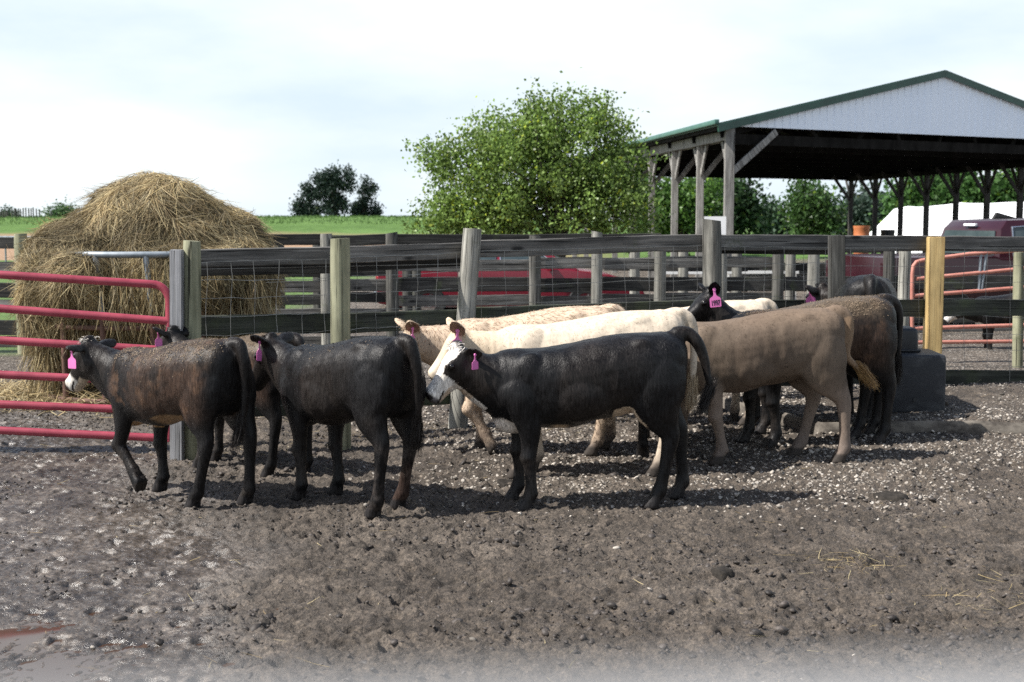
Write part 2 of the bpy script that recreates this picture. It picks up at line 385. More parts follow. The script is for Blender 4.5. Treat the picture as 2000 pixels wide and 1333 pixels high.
hh = math_(t, 'MULTIPLY', hh, math_(t, 'SUBTRACT', 1, math_(t, 'MULTIPLY', sp.outputs['Green'], .72)))
t.links.new(bumpn(t, hh, .75, .026), p.inputs['Normal'])
tag(link('ground', me, m), kind='structure')

def gz(x, y): return height(np.array([x], float), np.array([y], float))[0]
# puddles
m, t, p = newmat('muddy_water'); M['water'] = m
p.inputs['Base Color'].default_value = (.05, .027, .017, 1); p.inputs['Roughness'].default_value = .04; p.inputs['IOR'].default_value = 1.5
wn = noisen(t, mapn(t, 'Pos', (3, 3, 3)), 1, 2); t.links.new(bumpn(t, wn, .05, .01), p.inputs['Normal'])
for c, r in ((gnd(120, 1285), 1.15), (gnd(105, 938), .6)):
    V = [(c.x, c.y, WATER_Z)]; n = 40
    for k in range(n):
        a = k * 2 * math.pi / n; q = r * (.85 + .25 * mnoise.noise(Vector((math.cos(a) * 1.5 + c.x, math.sin(a) * 1.5, 0))))
        V.append((c.x + q * math.cos(a), c.y + q * 1.1 * math.sin(a), WATER_Z))
    me = bpy.data.meshes.new('puddle'); me.from_pydata(V, [], [(0, k + 1, (k + 1) % n + 1) for k in range(n)])
    tag(link('puddle', me, M['water']), kind='structure')

def icosphere(sub):
    bm = bmesh.new(); bmesh.ops.create_icosphere(bm, subdivisions=sub, radius=1)
    V = np.array([v.co[:] for v in bm.verts]); F = np.array([[v.index for v in f.verts] for f in bm.faces]); bm.free(); return V, F
def randrot(n):
    q = rng.normal(size=(n, 4)); q /= np.linalg.norm(q, axis=1)[:, None]; a, b, c, d = q.T
    return np.stack([1 - 2 * (c * c + d * d), 2 * (b * c - a * d), 2 * (b * d + a * c), 2 * (b * c + a * d), 1 - 2 * (b * b + d * d), 2 * (c * d - a * b), 2 * (b * d - a * c), 2 * (c * d + a * b), 1 - 2 * (b * b + c * c)], -1).reshape(n, 3, 3)
def lumps(name, P, size, flat, jitter, cols, sub, mat, smooth, sink):
    V0, F0 = icosphere(sub); n, k = len(P), len(V0)
    sc = size[:, None] * np.c_[rng.uniform(.7, 1.3, n), rng.uniform(.6, 1.1, n), rng.uniform(*flat, n)]
    V = V0[None] * (1 + rng.uniform(-jitter, jitter, (n, k)))[:, :, None] * sc[:, None, :]
    a = rng.uniform(0, 6.28, n); ca, sa = np.cos(a), np.sin(a)
    tl = rng.normal(0, .25, (n, 2))
    z = V[:, :, 2] + V[:, :, 0] * tl[:, :1] + V[:, :, 1] * tl[:, 1:]
    V = np.stack([V[:, :, 0] * ca[:, None] - V[:, :, 1] * sa[:, None], V[:, :, 0] * sa[:, None] + V[:, :, 1] * ca[:, None], z], -1)
    V = V + P[:, None, :]; V[:, :, 2] += (size * sink)[:, None]
    F = F0[None] + (np.arange(n) * k)[:, None, None]
    c = np.repeat(cols, k, 0)
    return link(name, mesh_np(name, V.reshape(-1, 3), F.reshape(-1, 3), smooth, c), mat)
def scatter(n, maskf, x0=-4.5, x1=5.5, y0=4.5, y1=14):
    # even over the picture's depth: nearer ground gets its share
    x = rng.uniform(x0, x1, n * 6); y = rng.uniform(y0, y1, n * 6)
    k = rng.uniform(size=n * 6) < maskf(x, y)
    x, y = x[k][:n], y[k][:n]; return np.c_[x, y, height(x, y)]
P = scatter(12000, lambda x, y: np.clip(gravmask(x, y) ** 1.3 * .9 + .012, 0, 1))
n = len(P); b = rng.uniform(.10, .50, n) ** 1.15
o = lumps('gravel', P, np.clip(rng.lognormal(-4.85, .45, n), .004, .022), (.35, .7), .22, np.c_[b * 1.04, b * .94, b * .82], 1, M['stone'], False, .25)
tag(o, 'pale limestone chips scattered over the trampled mud', 'gravel', kind='stuff')
P = scatter(24000, lambda x, y: np.clip(.75 * ss(.35, .62, fbm(np.c_[x * 1.4, y * 1.6, x * 0], 3, 87)) + .12 - .5 * gravmask(x, y) - .4 * wetmask(x, y), 0, 1))
n = len(P); b = rng.uniform(.022, .07, n)
o = lumps('mud_clods', P, np.clip(rng.lognormal(-5.0, .55, n), .004, .03), (.4, .8), .34, np.c_[b * 1.1, b * .92, b * .8], 1, M['clod'], False, .0)
tag(o, 'dark crumbled mud and manure clods across the pen', 'mud', kind='stuff')

def blades(name, P, D, Wv, L, W, cols, mat, bend=None, parent=None):
    """thin two-segment strips: base P, direction D, width direction Wv"""
    n = len(P); tip = P + D * L[:, None]; midp = P + D * (L * .5)[:, None]
    if bend is not None: tip = tip + bend; midp = midp + bend * .3
    w_ = Wv * (W / 2)[:, None]
    V = np.stack([P - w_, P + w_, midp + w_ * .9, midp - w_ * .9, tip + w_ * .35, tip - w_ * .35], 1).reshape(-1, 3)
    i = (np.arange(n) * 6)[:, None]
    F = np.concatenate([i + np.array([0, 1, 2, 3]), i + np.array([3, 2, 4, 5])])
    return link(name, mesh_np(name, V, F, False, np.repeat(cols, 6, 0)), mat, parent)
def unit(v): return v / np.maximum(np.linalg.norm(v, axis=-1, keepdims=True), 1e-9)
HAYC = np.array([[.35, .27, .135], [.28, .21, .11], [.42, .345, .20], [.21, .155, .085], [.32, .27, .155], [.25, .21, .135]])
def strawcols(n, k=1.0): return HAYC[rng.integers(0, len(HAYC), n)] * rng.uniform(.65, 1.25, n)[:, None] * k
def ground_straw(name, P, lo, hi, wd, label, tilt=.12, k=1.0):
    n = len(P); a = rng.uniform(0, 6.28, n); D = unit(np.c_[np.cos(a), np.sin(a), rng.normal(0, tilt, n)])
    Wv = unit(np.c_[-D[:, 1], D[:, 0], rng.normal(0, .4, n)])
    P = P + np.c_[np.zeros((n, 2)), rng.uniform(.004, .02, n)]
    o = blades(name, P, D, Wv, rng.uniform(lo, hi, n), rng.uniform(.5, 1, n) * wd, strawcols(n, k), M['hay'], np.c_[rng.normal(0, .02, (n, 2)), rng.normal(0, .008, n)])
    return tag(o, label, 'straw', kind='stuff')
pch = [(gnd(845, 843), .25), (gnd(510, 872), .3), (gnd(1060, 838), .22), (gnd(690, 850), .25), (gnd(1240, 815), .2), (gnd(1980, 1165), .25), (gnd(1650, 1105), .12)]
Q = [scatter(750, lambda x, y: .3 + 0 * x)]
for c, r in pch:
    k = 130; x = rng.normal(c.x, r, k); y = rng.normal(c.y, r * .8, k); Q.append(np.c_[x, y, height(x, y)])
ground_straw('scattered_straw', np.concatenate(Q),   .03, .13, .0035, 'loose straw stems strewn over the mud')
# manure pats
def pat(px, py, r, label):
    c = gnd(px, py); V = []; F = []; nr, na = 7, 30
    for i in range(nr + 1):
        for k in range(na):
            a = 6.2832 * k / na; q = i / nr; rr = r * q * (1 + .22 * mnoise.noise(Vector((math.cos(a) * 1.3 + px, math.sin(a) * 1.3, 1))))
            x, y = c.x + rr * math.cos(a), c.y + rr * math.sin(a)
            V.append((x, y, .010 + .016 * (1 - q ** 3) + .014 * mnoise.noise(Vector((x * 18, y * 18, 3))) - .05 * (q > .99)))
    for i in range(nr):
        for k in range(na): F.append((i * na + k, i * na + (k + 1) % na, (i + 1) * na + (k + 1) % na, (i + 1) * na + k))
    me = bpy.data.meshes.new('manure_pat'); me.from_pydata(V, [], F)
    for f in me.polygons: f.use_smooth = True
    tag(link('manure_pat', me, M['pat']), label, 'manure')
M['pat'] = simple('wet_manure', (.016, .014, .012), (.04, .035, .03), (30, 30, 30), .85, .9, spec=.15)
pat(1740, 972, .12, 'smooth grey cow pat on the gravel near the water trough')
pat(1410, 1118, .06, 'small dark manure lump alone on open mud')
pat(985, 946, .07, 'dark cow pat beside the black calf with white face')

# ------------------------------------------------------------------ hill far behind
def hillz(x, y):
    crest = 1.95 + 1.1 * (fbm(np.c_[x * .012 + 9, x * 0, x * 0], 3, 61) - .5) + .25 * (fbm(np.c_[x * .08, y * .08, x * 0], 3, 64) - .5)
    return crest * ss(52, 118, y) * ss(30, -6, x * .8 + 0 * y) - .05
hx = np.linspace(-140, 40, 260); hy = np.linspace(48, 240, 90)
X, Y = np.meshgrid(hx, hy); xf, yf = X.ravel(), Y.ravel(); ii = np.arange(len(xf)).reshape(len(hy), len(hx))
F = np.stack([ii[:-1, :-1], ii[:-1, 1:], ii[1:, 1:], ii[1:, :-1]], -1).reshape(-1, 4)
m, t, p = newmat('hill_grass')
pos = N(t, 'ShaderNodeNewGeometry').outputs['Position']
a1 = noisen(t, pos, .16, 6, .65); a2 = noisen(t, pos, 1.6, 6, .7)
c = ramp(t, a1, [(.3, (.062, .115, .032)), (.55, (.09, .16, .045)), (.75, (.12, .195, .062))])
c = mixc(t, .7, c, ramp(t, a2, [(.3, (.6, .65, .6)), (.7, (1.25, 1.2, 1.1))]), 'MULTIPLY')
sx = N(t, 'ShaderNodeSeparateXYZ'); t.links.new(pos, sx.inputs[0])
soil = rang(t, math_(t, 'ADD', sx.outputs['Y'], math_(t, 'MULTIPLY', a1, 16)), 88, 94, 1, 0)
c = mixc(t, math_(t, 'MULTIPLY', soil, rang(t, sx.outputs['X'], 0, 6, .9, 0)), c, (.30, .19, .13))
t.links.new(c, p.inputs['Base Color']); p.inputs['Roughness'].default_value = .9; p.inputs['Specular IOR Level'].default_value = .1
t.links.new(bumpn(t, a2, .8, .15), p.inputs['Normal'])
tag(link('hill', mesh_np('hill', np.c_[xf, yf, hillz(xf, yf)], F, True), m), kind='structure')
# tall grass tufts along the crest
n = 9000; x = rng.uniform(-60, 6, n); y = rng.uniform(95, 128, n); P = np.c_[x, y, hillz(x, y) - .03]
D = unit(np.c_[rng.normal(0, .35, n), rng.normal(0, .2, n), np.ones(n)]); Wv = np.tile([1., 0, 0], (n, 1))
b = rng.uniform(.7, 1.2, n)[:, None]
tag(blades('tall_grass', P, D, Wv, rng.uniform(.06, .22, n), rng.uniform(.03, .08, n), np.array([[.09, .16, .045]]) * b, M['leaf_far']), 'tall green grass on the hill crest', 'grass', kind='stuff')
#PART3
# ------------------------------------------------------------------ kerb
mb = MB()
def kerbstrip(pts, wd, z0, z1):
    V = []
    n = len(pts)
    for i, q in enumerate(pts):
        a = pts[max(i - 1, 0)]; b = pts[min(i + 1, n - 1)]; d = (b - a); d.z = 0; d.normalize(); nn = Vector((-d.y, d.x, 0))
        j = .012 * mnoise.noise(q * 4); jz = .018 * mnoise.noise(q * 3 + Vector((5, 1, 2)))
        for off, z in ((-.015 + j, z0), (0 + j, z1 - .02 + jz), (.02, z1 + jz), (wd, z1 - .01 + jz), (wd, z0)): V.append(q + nn * off + Vector((0, 0, z)))
    F = [(i * 5 + k, (i + 1) * 5 + k, (i + 1) * 5 + k + 1, i * 5 + k + 1) for i in range(n - 1) for k in range(4)] + [(0, 1, 2, 3, 4), tuple((n - 1) * 5 + k for k in (4, 3, 2, 1, 0))]
    return V, F
front = [KC.lerp(KR, i / 40) for i in range(41)]
d = (KL - KC); edge = [KC + d * (2.6 * (1 - i / 24)) for i in range(25)]
path = edge + front[1:]
V, F = kerbstrip([Vector((q.x, q.y, 0)) for q in path], .06, -.05, .10)
mb.add(V, F); o = mb.build('concrete_kerb', M['concrete'], smooth=True, sharp=50); tag(o, 'low dirty concrete kerb edging the raised pad by the water trough', 'kerb')

# ------------------------------------------------------------------ front fence
def seg_align(o, a, b):
    a, b = Vector(a), Vector(b); x = (b - a).normalized(); y = Vector((0, 0, 1)).cross(x).normalized(); z = x.cross(y)
    o.matrix_world = Matrix.Translation((a + b) / 2) @ Matrix((x, y, z)).transposed().to_4x4()
def board(name, a, b, h, th, mat, parent):
    L = (Vector(b) - Vector(a)).length; n = max(2, int(L / .12)); V = []; F = []
    s = random.random() * 50
    for i in range(n + 1):
        x = -L / 2 + L * i / n
        wv = .010 * mnoise.noise(Vector((x * .7, s, 0))); wy = .012 * mnoise.noise(Vector((x * .6, s, 7)))
        e1 = .004 * mnoise.noise(Vector((x * 6, s, 1))); e2 = .004 * mnoise.noise(Vector((x * 6, s, 3)))
        hh = h / 2; c = .006
        for yy, zz in ((-th / 2, -hh + c), (-th / 2 + c, -hh), (th / 2 - c, -hh), (th / 2, -hh + c), (th / 2, hh - c), (th / 2 - c, hh), (-th / 2 + c, hh), (-th / 2, hh - c)):
            V.append((x, yy + wy, zz + wv + (e1 if zz < 0 else e2)))
    for i in range(n):
        for k in range(8): F.append((i * 8 + k, i * 8 + (k + 1) % 8, (i + 1) * 8 + (k + 1) % 8, (i + 1) * 8 + k)[::-1])
    F += [tuple(range(8)), tuple(n * 8 + k for k in range(7, -1, -1))]
    me = bpy.data.meshes.new(name); me.from_pydata(V, [], F); me.update()
    o = link(name, me, mat); seg_align(o, a, b)
    mw = o.matrix_world.copy()
    if parent is not None:
        o.parent = parent; o.matrix_parent_inverse = Matrix.Translation(-parent.location)
    return o
def rpost(name, base, top, r, mat, parent=None, square=False, taper=.96, slant=0):
    base, top = Vector(base), Vector(top); L = (top - base).length; V = []; F = []; s = random.random() * 90
    m_ = 14; n = 4 if square else 20
    for i in range(m_ + 1):
        z = L * i / m_; q = r * (1 + (taper - 1) * i / m_)
        if square:
            for k in range(4):
                a = math.pi / 4 + k * math.pi / 2; V.append((q * 1.414 * math.cos(a), q * 1.414 * math.sin(a), z))
        else:
            for k in range(n):
                a = 6.28318 * k / n
                rr = q * (1 + .07 * mnoise.noise(Vector((math.cos(a) * 1.2, math.sin(a) * 1.2, z * 1.1 + s))) + .02 * mnoise.noise(Vector((math.cos(a) * 6, math.sin(a) * 6, z * .8 + s))))
                if i == m_: rr *= .96
                V.append((rr * math.cos(a), rr * math.sin(a), z + (slant * math.cos(a) * r if i == m_ else 0)))
    for i in range(m_):
        for k in range(n): F.append((i * n + k, i * n + (k + 1) % n, (i + 1) * n + (k + 1) % n, (i + 1) * n + k))
    F.append(tuple(m_ * n + k for k in range(n))); F.append(tuple(range(n - 1, -1, -1)))
    me = bpy.data.meshes.new(name); me.from_pydata(V, [], F); me.update()
    bm = bmesh.new(); bm.from_mesh(me)
    if square: bmesh.ops.bevel(bm, geom=[e for e in bm.edges if e.calc_face_angle(0) > 1], offset=.006, segments=2, affect='EDGES')
    for f in bm.faces: f.smooth = True
    for e in bm.edges: e.smooth = e.calc_face_angle(0) < R(40)
    bm.to_mesh(me); bm.free()
    o = link(name, me, mat); z = (top - base).normalized()
    o.matrix_world = Matrix.Translation(base) @ Vector((0, 0, 1)).rotation_difference(z).to_matrix().to_4x4()
    if parent is not None:
        o.parent = parent; o.matrix_parent_inverse = Matrix.Translation(-parent.location)
    return o
fence = thing('pen_fence', gnd(918, 838), 'weathered board and wire fence standing directly behind the cattle', 'fence')
# post: base pixel, base z, top pixel, radius, material
FP = {}
def fpost(key, bx, by, bz, tx, ty, r, mat, square=False, name='post'):
    b = gnd(bx, by, bz); t = at(tx, ty, b.y); b = b - (t - b).normalized() * .25
    FP[key] = (gnd(bx, by, bz), t); return rpost(name, b, t, r, mat, fence, square, slant=random.uniform(-.15, .15))
fpost('a', 376, 894, 0, 375, 471, .066, M['post_new'])
fpost('b', 666, 877, 0, 664, 466, .079, M['post_new'])
fpost('c', 894, 838, 0, 923, 447, .082, M['post'])
fpost('d', 1391, 805, 0, 1390, 430, .09, M['post'])
fpost('e', 1634, 782, .1, 1634, 460, .068, M['post_dark'], True)
gp = fpost('g', 347, 897, 0, 346, 488, .047, M['post_square'], True)
# rail line sits behind the posts
def line(px, y, D): return at(px, y, D)
def Dof(px):   # distance of the rail line
    ks = [(-400, 8.9), (376, 10.0), (666, 10.33), (905, 11.1), (1391, 12.05), (1634, 12.85), (1826, 13.25), (2000, 13.6), (2500, 14.6)]
    for (a, da), (b, db) in zip(ks, ks[1:]):
        if px <= b: return da + (db - da) * (px - a) / (b - a) + .11
    return 14.7
def bay(x0, x1, spec, mat):
    for (ya, yb, hpx, mt, off) in spec:
        D0, D1 = Dof(x0) + off, Dof(x1) + off
        board('rail', at(x0, ya, D0), at(x1, yb, D1), hpx * D0 / FPX, .042, mt, fence)
B, BD, BM_ = M['board'], M['board_dark'], M['board_moss']
bay(362, 664, [(505, 499, 35, B, 0), (528, 520, 26, BD, .16), (637, 630, 40, BM_, 0), (800, 792, 36, BM_, 0)], B)
bay(666, 921, [(498, 489, 33, B, 0), (520, 508, 24, BD, .16), (632, 622, 40, BM_, 0), (785, 772, 34, BM_, 0)], B)
bay(905, 1391, [(487, 474, 34, B, 0), (620, 603, 38, BM_, 0), (765, 742, 32, BM_, 0)], B)
bay(1391, 1636, [(473, 474, 31, B, 0), (483, 487, 26, BD, .15), (604, 601, 34, BM_, 0), (745, 738, 30, BM_, 0)], B)
bay(1638, 2120, [(476, 477, 31, B, 0), (602, 601, 34, BM_, 0), (736, 738, 30, BM_, 0)], B)
bay(2120, 2500, [(477, 478, 31, B, 0), (601, 601, 34, BM_, 0)], B)
# square new post bolted in front of the rails
b = gnd(1828, 775, .1); tp = at(1827, 463, Dof(1827) - .13); b = Vector((at(1822, 700, Dof(1827) - .13).x - .01, tp.y, .02))
o = rpost('new_post', b, tp, .076, M['yellow'], fence, True, 1.0); tag(o, 'new yellow pine post in the old fence')
b = gnd(2150, 770, .1); rpost('post', b, at(2152, 458, b.y), .075, M['post'], fence)
# welded wire in each bay
def wirebay(x0, x1, yt0, yt1, yb0, yb1, nv, nh, off=-.05):
    mb = MB(); s = random.random() * 9
    def P(u, v):
        px = x0 + (x1 - x0) * u; D = Dof(px) + off
        ya = yt0 + (yt1 - yt0) * u; yb = yb0 + (yb1 - yb0) * u
        q = at(px, ya + (yb - ya) * v, D)
        k = Vector((u * 5 + s, v * 4, 2)); return q + Vector((mnoise.noise(k) * .022, mnoise.noise(k + Vector((7, 0, 0))) * .015, mnoise.noise(k + Vector((0, 9, 0))) * .02))
    for i in range(nv + 1):
        u = (i + .3) / (nv + .6); mb.tube([P(u, v / 10) for v in range(11)], .0024, 4)
    for j in range(nh + 1): mb.tube([P(u / 16, j / nh) for u in range(17)], .0026, 4)
    mb.build('wire_mesh', M['wire'], fence)
wirebay(390, 650, 512, 506, 800, 790, 5, 8)
wirebay(684, 905, 503, 495, 785, 772, 5, 8)
wirebay(925, 1376, 492, 480, 765, 742, 9, 8)
wirebay(1404, 1622, 482, 484, 745, 738, 5, 8)
wirebay(1648, 2118, 485, 487, 750, 752, 10, 8)
# single bracing wires
mb = MB()
for (xa, ya, xb, yb) in ((345, 527, 900, 516), (520, 552, 905, 540), (925, 515, 1380, 500)): mb.tube([at(xa, ya, Dof(xa) - .1), at(xb, yb, Dof(xb) - .1)], .002, 4)
mb.build('brace_wire', M['wire'], fence)

# ------------------------------------------------------------------ red tube gate, left
GD = lambda px: 10.05 + (px - 335) * .0004
gate = thing('tube_gate', gnd(120, 885), 'red tubular steel farm gate hinged on the grey square post', 'gate')
rp = .031
ys0 = [537, 603, 665, 732, 790, 841]; ys1 = [557, 627, 684, 747, 803, 856]
def gy(a, b, px): return a + (b - a) * px / 320
XL = -520
for i, (a, b) in enumerate(zip(ys0, ys1)):
    mb = MB()
    if i == 0:
        pts = [at(XL, gy(a, b, XL), GD(XL)), at(0, a, GD(0)), at(296, gy(a, b, 296), GD(296))]
        for k in range(1, 9):
            an = k / 8 * math.pi / 2; pts.append(at(298 + 33 * math.sin(an), gy(a, b, 300) + 36 * (1 - math.cos(an)), GD(330)))
        for y in (640, 700, 760, 820, 862): pts.append(at(331, y, GD(331)))
        mb.tube(pts, rp, 14)
    else: mb.tube([at(XL, gy(a, b, XL), GD(XL)), at(331, gy(a, b, 331), GD(331))], rp, 14)
    mb.build('gate_rail', M['gate_red'], gate, smooth=True, sharp=60)
for px in (-120, -500):
    mb = MB(); mb.tube([at(px, gy(ys0[0], ys1[0], px), GD(px) + .03), at(px, gy(ys0[5], ys1[5], px), GD(px) + .03)], .024, 12)
    mb.build('gate_brace', M['gate_red'], gate, smooth=True, sharp=60)
mb = MB()
for y in (606, 700): mb = MB(); mb.box(at(338, y, GD(335)), (.05, .03, .05)); mb.build('hinge', M['gate_red'], gate)

# ------------------------------------------------------------------ water trough
c = gnd(1785, 803, .1); yawm = Matrix.Rotation(R(-4), 3, 'Z')
tr = thing('water_trough', (c.x, c.y + .3, .1), 'black plastic water trough with hooded lid beside the new yellow post', 'trough')
def rbox(cx, cy, cz, dx, dy, dz, bev, name, mat, par, tap=1.0):
    bm = bmesh.new(); bmesh.ops.create_cube(bm, size=1)
    for v in bm.verts:
        k = tap if v.co.z > 0 else 1
        v.co = Vector((v.co.x * dx * k, v.co.y * dy * k, v.co.z * dz))
    bmesh.ops.bevel(bm, geom=list(bm.edges), offset=bev, segments=4, affect='EDGES', profile=.5)
    for f in bm.faces: f.smooth = True
    me = bpy.data.meshes.new(name); bm.to_mesh(me); bm.free()
    o = link(name, me, mat); o.location = Vector((cx, cy, cz)); o.rotation_euler.z = R(-4); o.parent = par; o.matrix_parent_inverse = Matrix.Translation(-par.location); return o
rbox(c.x, c.y + .3, .33, .575, .62, .50, .018, 'tank', M['scuffed'], tr, .985)
rbox(c.x - .0, c.y + .3, .572, .555, .6, .03, .012, 'rim', M['black_plastic'], tr)
rbox(c.x - .06, c.y + .42, .69, .345, .34, .215, .03, 'lid', M['black_plastic'], tr, .97)
rbox(c.x - .055, c.y + .42, .602, .37, .37, .022, .008, 'lid_flange', M['black_plastic'], tr)
mb = MB(); q = gnd(1786, 790, .1); mb.tube([(c.x + .0, c.y - .02, .20), (c.x + .0, c.y + .02, .20)], .018, 14); mb.build('drain_plug', M['black_plastic'], tr, smooth=True)

# ------------------------------------------------------------------ hay feeder and hay
HC = Vector((xat(300, 13.4), 13.4, 0))
fd = thing('hay_feeder', HC, 'round galvanised and rusty bar hay feeder under the heap', 'feeder')
mb = MB(); RR = 1.12
ring = lambda z, r, k: HC + Vector((r * math.cos(k), r * math.sin(k), z))
for z, r, mt, nm in ((1.43, RR, 'galv', 'top_ring'), (.75, RR - .02, 'rustpipe', 'middle_ring'), (.06, RR - .02, 'rustpipe', 'bottom_ring')):
    mb = MB(); mb.tube([ring(z, r, 6.28318 * k / 48) for k in range(49)], .03 if z > 1 else .025, 10); mb.build(nm, M[mt], fd, smooth=True, sharp=60)
for k in range(15):
    a = 6.28318 * (k + .5) / 15 + .12
    mb = MB(); mb.tube([ring(.9, RR - .02, a + .02), ring(1.42, RR, a - .02)], .027, 10); mb.build('upper_bar', M['galv'], fd, smooth=True, sharp=60)
    mb = MB(); mb.tube([ring(.03, RR - .02, a + .03), ring(.9, RR - .02, a + .02)], .029, 10); mb.build('leg', M['rustpipe'], fd, smooth=True, sharp=60)
def evalmods(V, F, mods):
    me = bpy.data.meshes.new('tmp'); me.from_pydata(V, [], F); me.update()
    o = bpy.data.objects.new('tmp', me); C.objects.link(o)
    for ty, kw in mods:
        md = o.modifiers.new(ty, ty)
        for k, v in kw.items(): setattr(md, k, v)
    dg = bpy.context.evaluated_depsgraph_get(); dg.update()
    r = bpy.data.meshes.new_from_object(o.evaluated_get(dg)); bpy.data.objects.remove(o); bpy.data.meshes.remove(me); return r
V0, F0 = icosphere(4)
hv = []; hf = []
def hel(cx, cy, cz, rx, ry, rz):
    b = sum(len(x) for x in hv); hv.append(V0 * np.array([rx, ry, rz]) + np.array([cx, cy, cz])); hf.append(F0 + b)
def HX(px, D=13.4): return xat(303 + (px - 303) * .92, D)
hel(HX(305), 13.5, 1.20, .95, .95, .95); hel(HX(300), 13.5, 1.66, .60, .6, .48); hel(HX(370), 13.5, 1.42, .80, .8, .52); hel(HX(165), 12.7, 1.24, .42, .34, .36); hel(HX(205), 12.5, 1.2, .3, .3, .3); hel(HX(128), 12.85, 1.0, .3, .35, .5); hel(HX(425), 12.6, 1.28, .4, .3, .28)
hel(HX(175), 13.3, 1.25, .62, .7, .50); hel(HX(150), 13.1, 1.02, .36, .5, .58); hel(HX(132), 13.05, .95, .26, .35, .52)
hel(HX(458), 13.3, 1.18, .46, .6, .46); hel(HX(480), 13.3, 1.05, .32, .5, .58); hel(HX(300), 13.5, .6, .78, .8, .7); hel(HX(215), 13.05, 1.28, .5, .45, .38); hel(HX(410), 12.75, 1.32, .55, .35, .22)
hm = evalmods(np.concatenate(hv).tolist(), np.concatenate(hf).tolist(), [('REMESH', dict(mode='VOXEL', voxel_size=.05)), ('SMOOTH', dict(factor=.5, iterations=6))])
n = len(hm.vertices); co = np.empty(n * 3); hm.vertices.foreach_get('co', co); co = co.reshape(-1, 3)
no_ = np.empty(n * 3); hm.vertices.foreach_get('normal', no_); no_ = no_.reshape(-1, 3)
co = co + no_ * ((fbm(co * 3.2, 4, 91) - .5) * .26)[:, None]; co[:, 2] = np.maximum(co[:, 2], -.02)
hm.vertices.foreach_set('co', co.ravel()); hm.update()
setcol(hm, 'coat', np.array([[.13, .095, .045]]) * (.6 + .8 * fbm(co * 4, 3, 8))[:, None])
for f in hm.polygons: f.use_smooth = True
hay = link('hay_heap', hm, M['haybody']); tag(hay, 'large dried hay heap piled over the round feeder', 'hay')
def surfsample(me, n, wfun=None):
    me.calc_loop_triangles(); T = np.empty(len(me.loop_triangles) * 3, np.int32); me.loop_triangles.foreach_get('vertices', T); T = T.reshape(-1, 3)
    nv = len(me.vertices); co = np.empty(nv * 3); me.vertices.foreach_get('co', co); co = co.reshape(-1, 3)
    nn = np.empty(nv * 3); me.vertices.foreach_get('normal', nn); nn = nn.reshape(-1, 3)
    A = np.linalg.norm(np.cross(co[T[:, 1]] - co[T[:, 0]], co[T[:, 2]] - co[T[:, 0]]), axis=1)
    if wfun is not None: A = A * wfun(co[T].mean(1), nn[T].mean(1))
    i = rng.choice(len(T), n, p=A / A.sum()); r = rng.uniform(size=(n, 2)); f = r.sum(1) > 1; r[f] = 1 - r[f]
    b = np.c_[1 - r.sum(1), r]
    return (co[T[i]] * b[:, :, None]).sum(1), unit((nn[T[i]] * b[:, :, None]).sum(1)), T[i], b
P, Nn, _, _ = surfsample(hm, 115000)
lock = fbm(P * 2.6, 3, 44)
ang = (vn(P * 4.5, 12) - .5) * 5 + rng.normal(0, .55, len(P))
down = unit(np.array([[0, 0, -1.]]) - Nn * (-Nn[:, 2:3])); sidev = np.cross(Nn, down)
D = unit(down * np.cos(ang)[:, None] + sidev * np.sin(ang)[:, None] * 1.0 + Nn * rng.normal(.05, .11, len(P))[:, None])
Wv = unit(np.cross(D, Nn + rng.normal(0, .5, P.shape)))
L = rng.lognormal(-2.05, .5, len(P)).clip(.05, .42)
kk = .42 + 1.05 * ss(.25, .75, lock)
blades('hay_stems', P + Nn * rng.uniform(-.03, .05, len(P))[:, None], D, Wv, L, rng.uniform(.0028, .0068, len(P)), strawcols(len(P)) * kk[:, None], M['hay'], np.c_[rng.normal(0, .03, (len(P), 2)), -np.abs(rng.normal(0, .05, len(P)))] , hay)
# tresses hanging below the heap
def hang(n, pxs, z0, z1, Dm, k=1.0, spread=.12):
    i = rng.integers(0, len(pxs), n); px = np.array(pxs)[i] + rng.normal(0, 9, n)
    P = np.c_[xat(px, Dm), Dm + rng.normal(0, spread, n), rng.uniform(z0, z1, n)]
    D = unit(np.c_[rng.normal(0, .2, n), rng.normal(0, .2, n), -np.ones(n)])
    Wv = unit(np.cross(D, rng.normal(0, 1, (n, 3))))
    blades('hanging_hay', P, D, Wv, rng.uniform(.15, .5, n), rng.uniform(.004, .011, n), strawcols(n, k), M['hay'], np.c_[rng.normal(0, .05, (n, 2)), np.zeros(n)], hay)
hang(2600, [85, 92, 100, 110, 120, 135], .55, 1.2, 12.85); hang(500, [98, 108, 118], .2, .6, 12.8)
hang(1500, [415, 430, 445, 470, 490, 505], .55, 1.2, 12.8); hang(500, [230, 262, 300, 330], .9, 1.4, 12.3)
hang(1200, [150, 180, 210, 240], .85, 1.25, 12.6, .8); hang(700, [75, 95, 115, 140], .25, .8, 12.9, .7)
# loose hay on the ground in front of the feeder
n = 7000; px = rng.uniform(-160, 330, n); D_ = rng.normal(13.0, .42, n); x = xat(px, D_); P = np.c_[x, D_, height(x, D_) + np.abs(rng.normal(0, .035, n))]
ground_straw('loose_hay', P, .1, .35, .011, 'trampled loose hay on the mud in front of the feeder', .25, 1.1)
n = 2500; px = rng.uniform(180, 560, n); D_ = rng.normal(12.6, .5, n); x = xat(px, D_); P = np.c_[x, D_, height(x, D_) + np.abs(rng.normal(0, .02, n))]
ground_straw('loose_hay', P, .1, .3, .010, 'thin loose hay on the mud behind the wire fence', .2, .8)

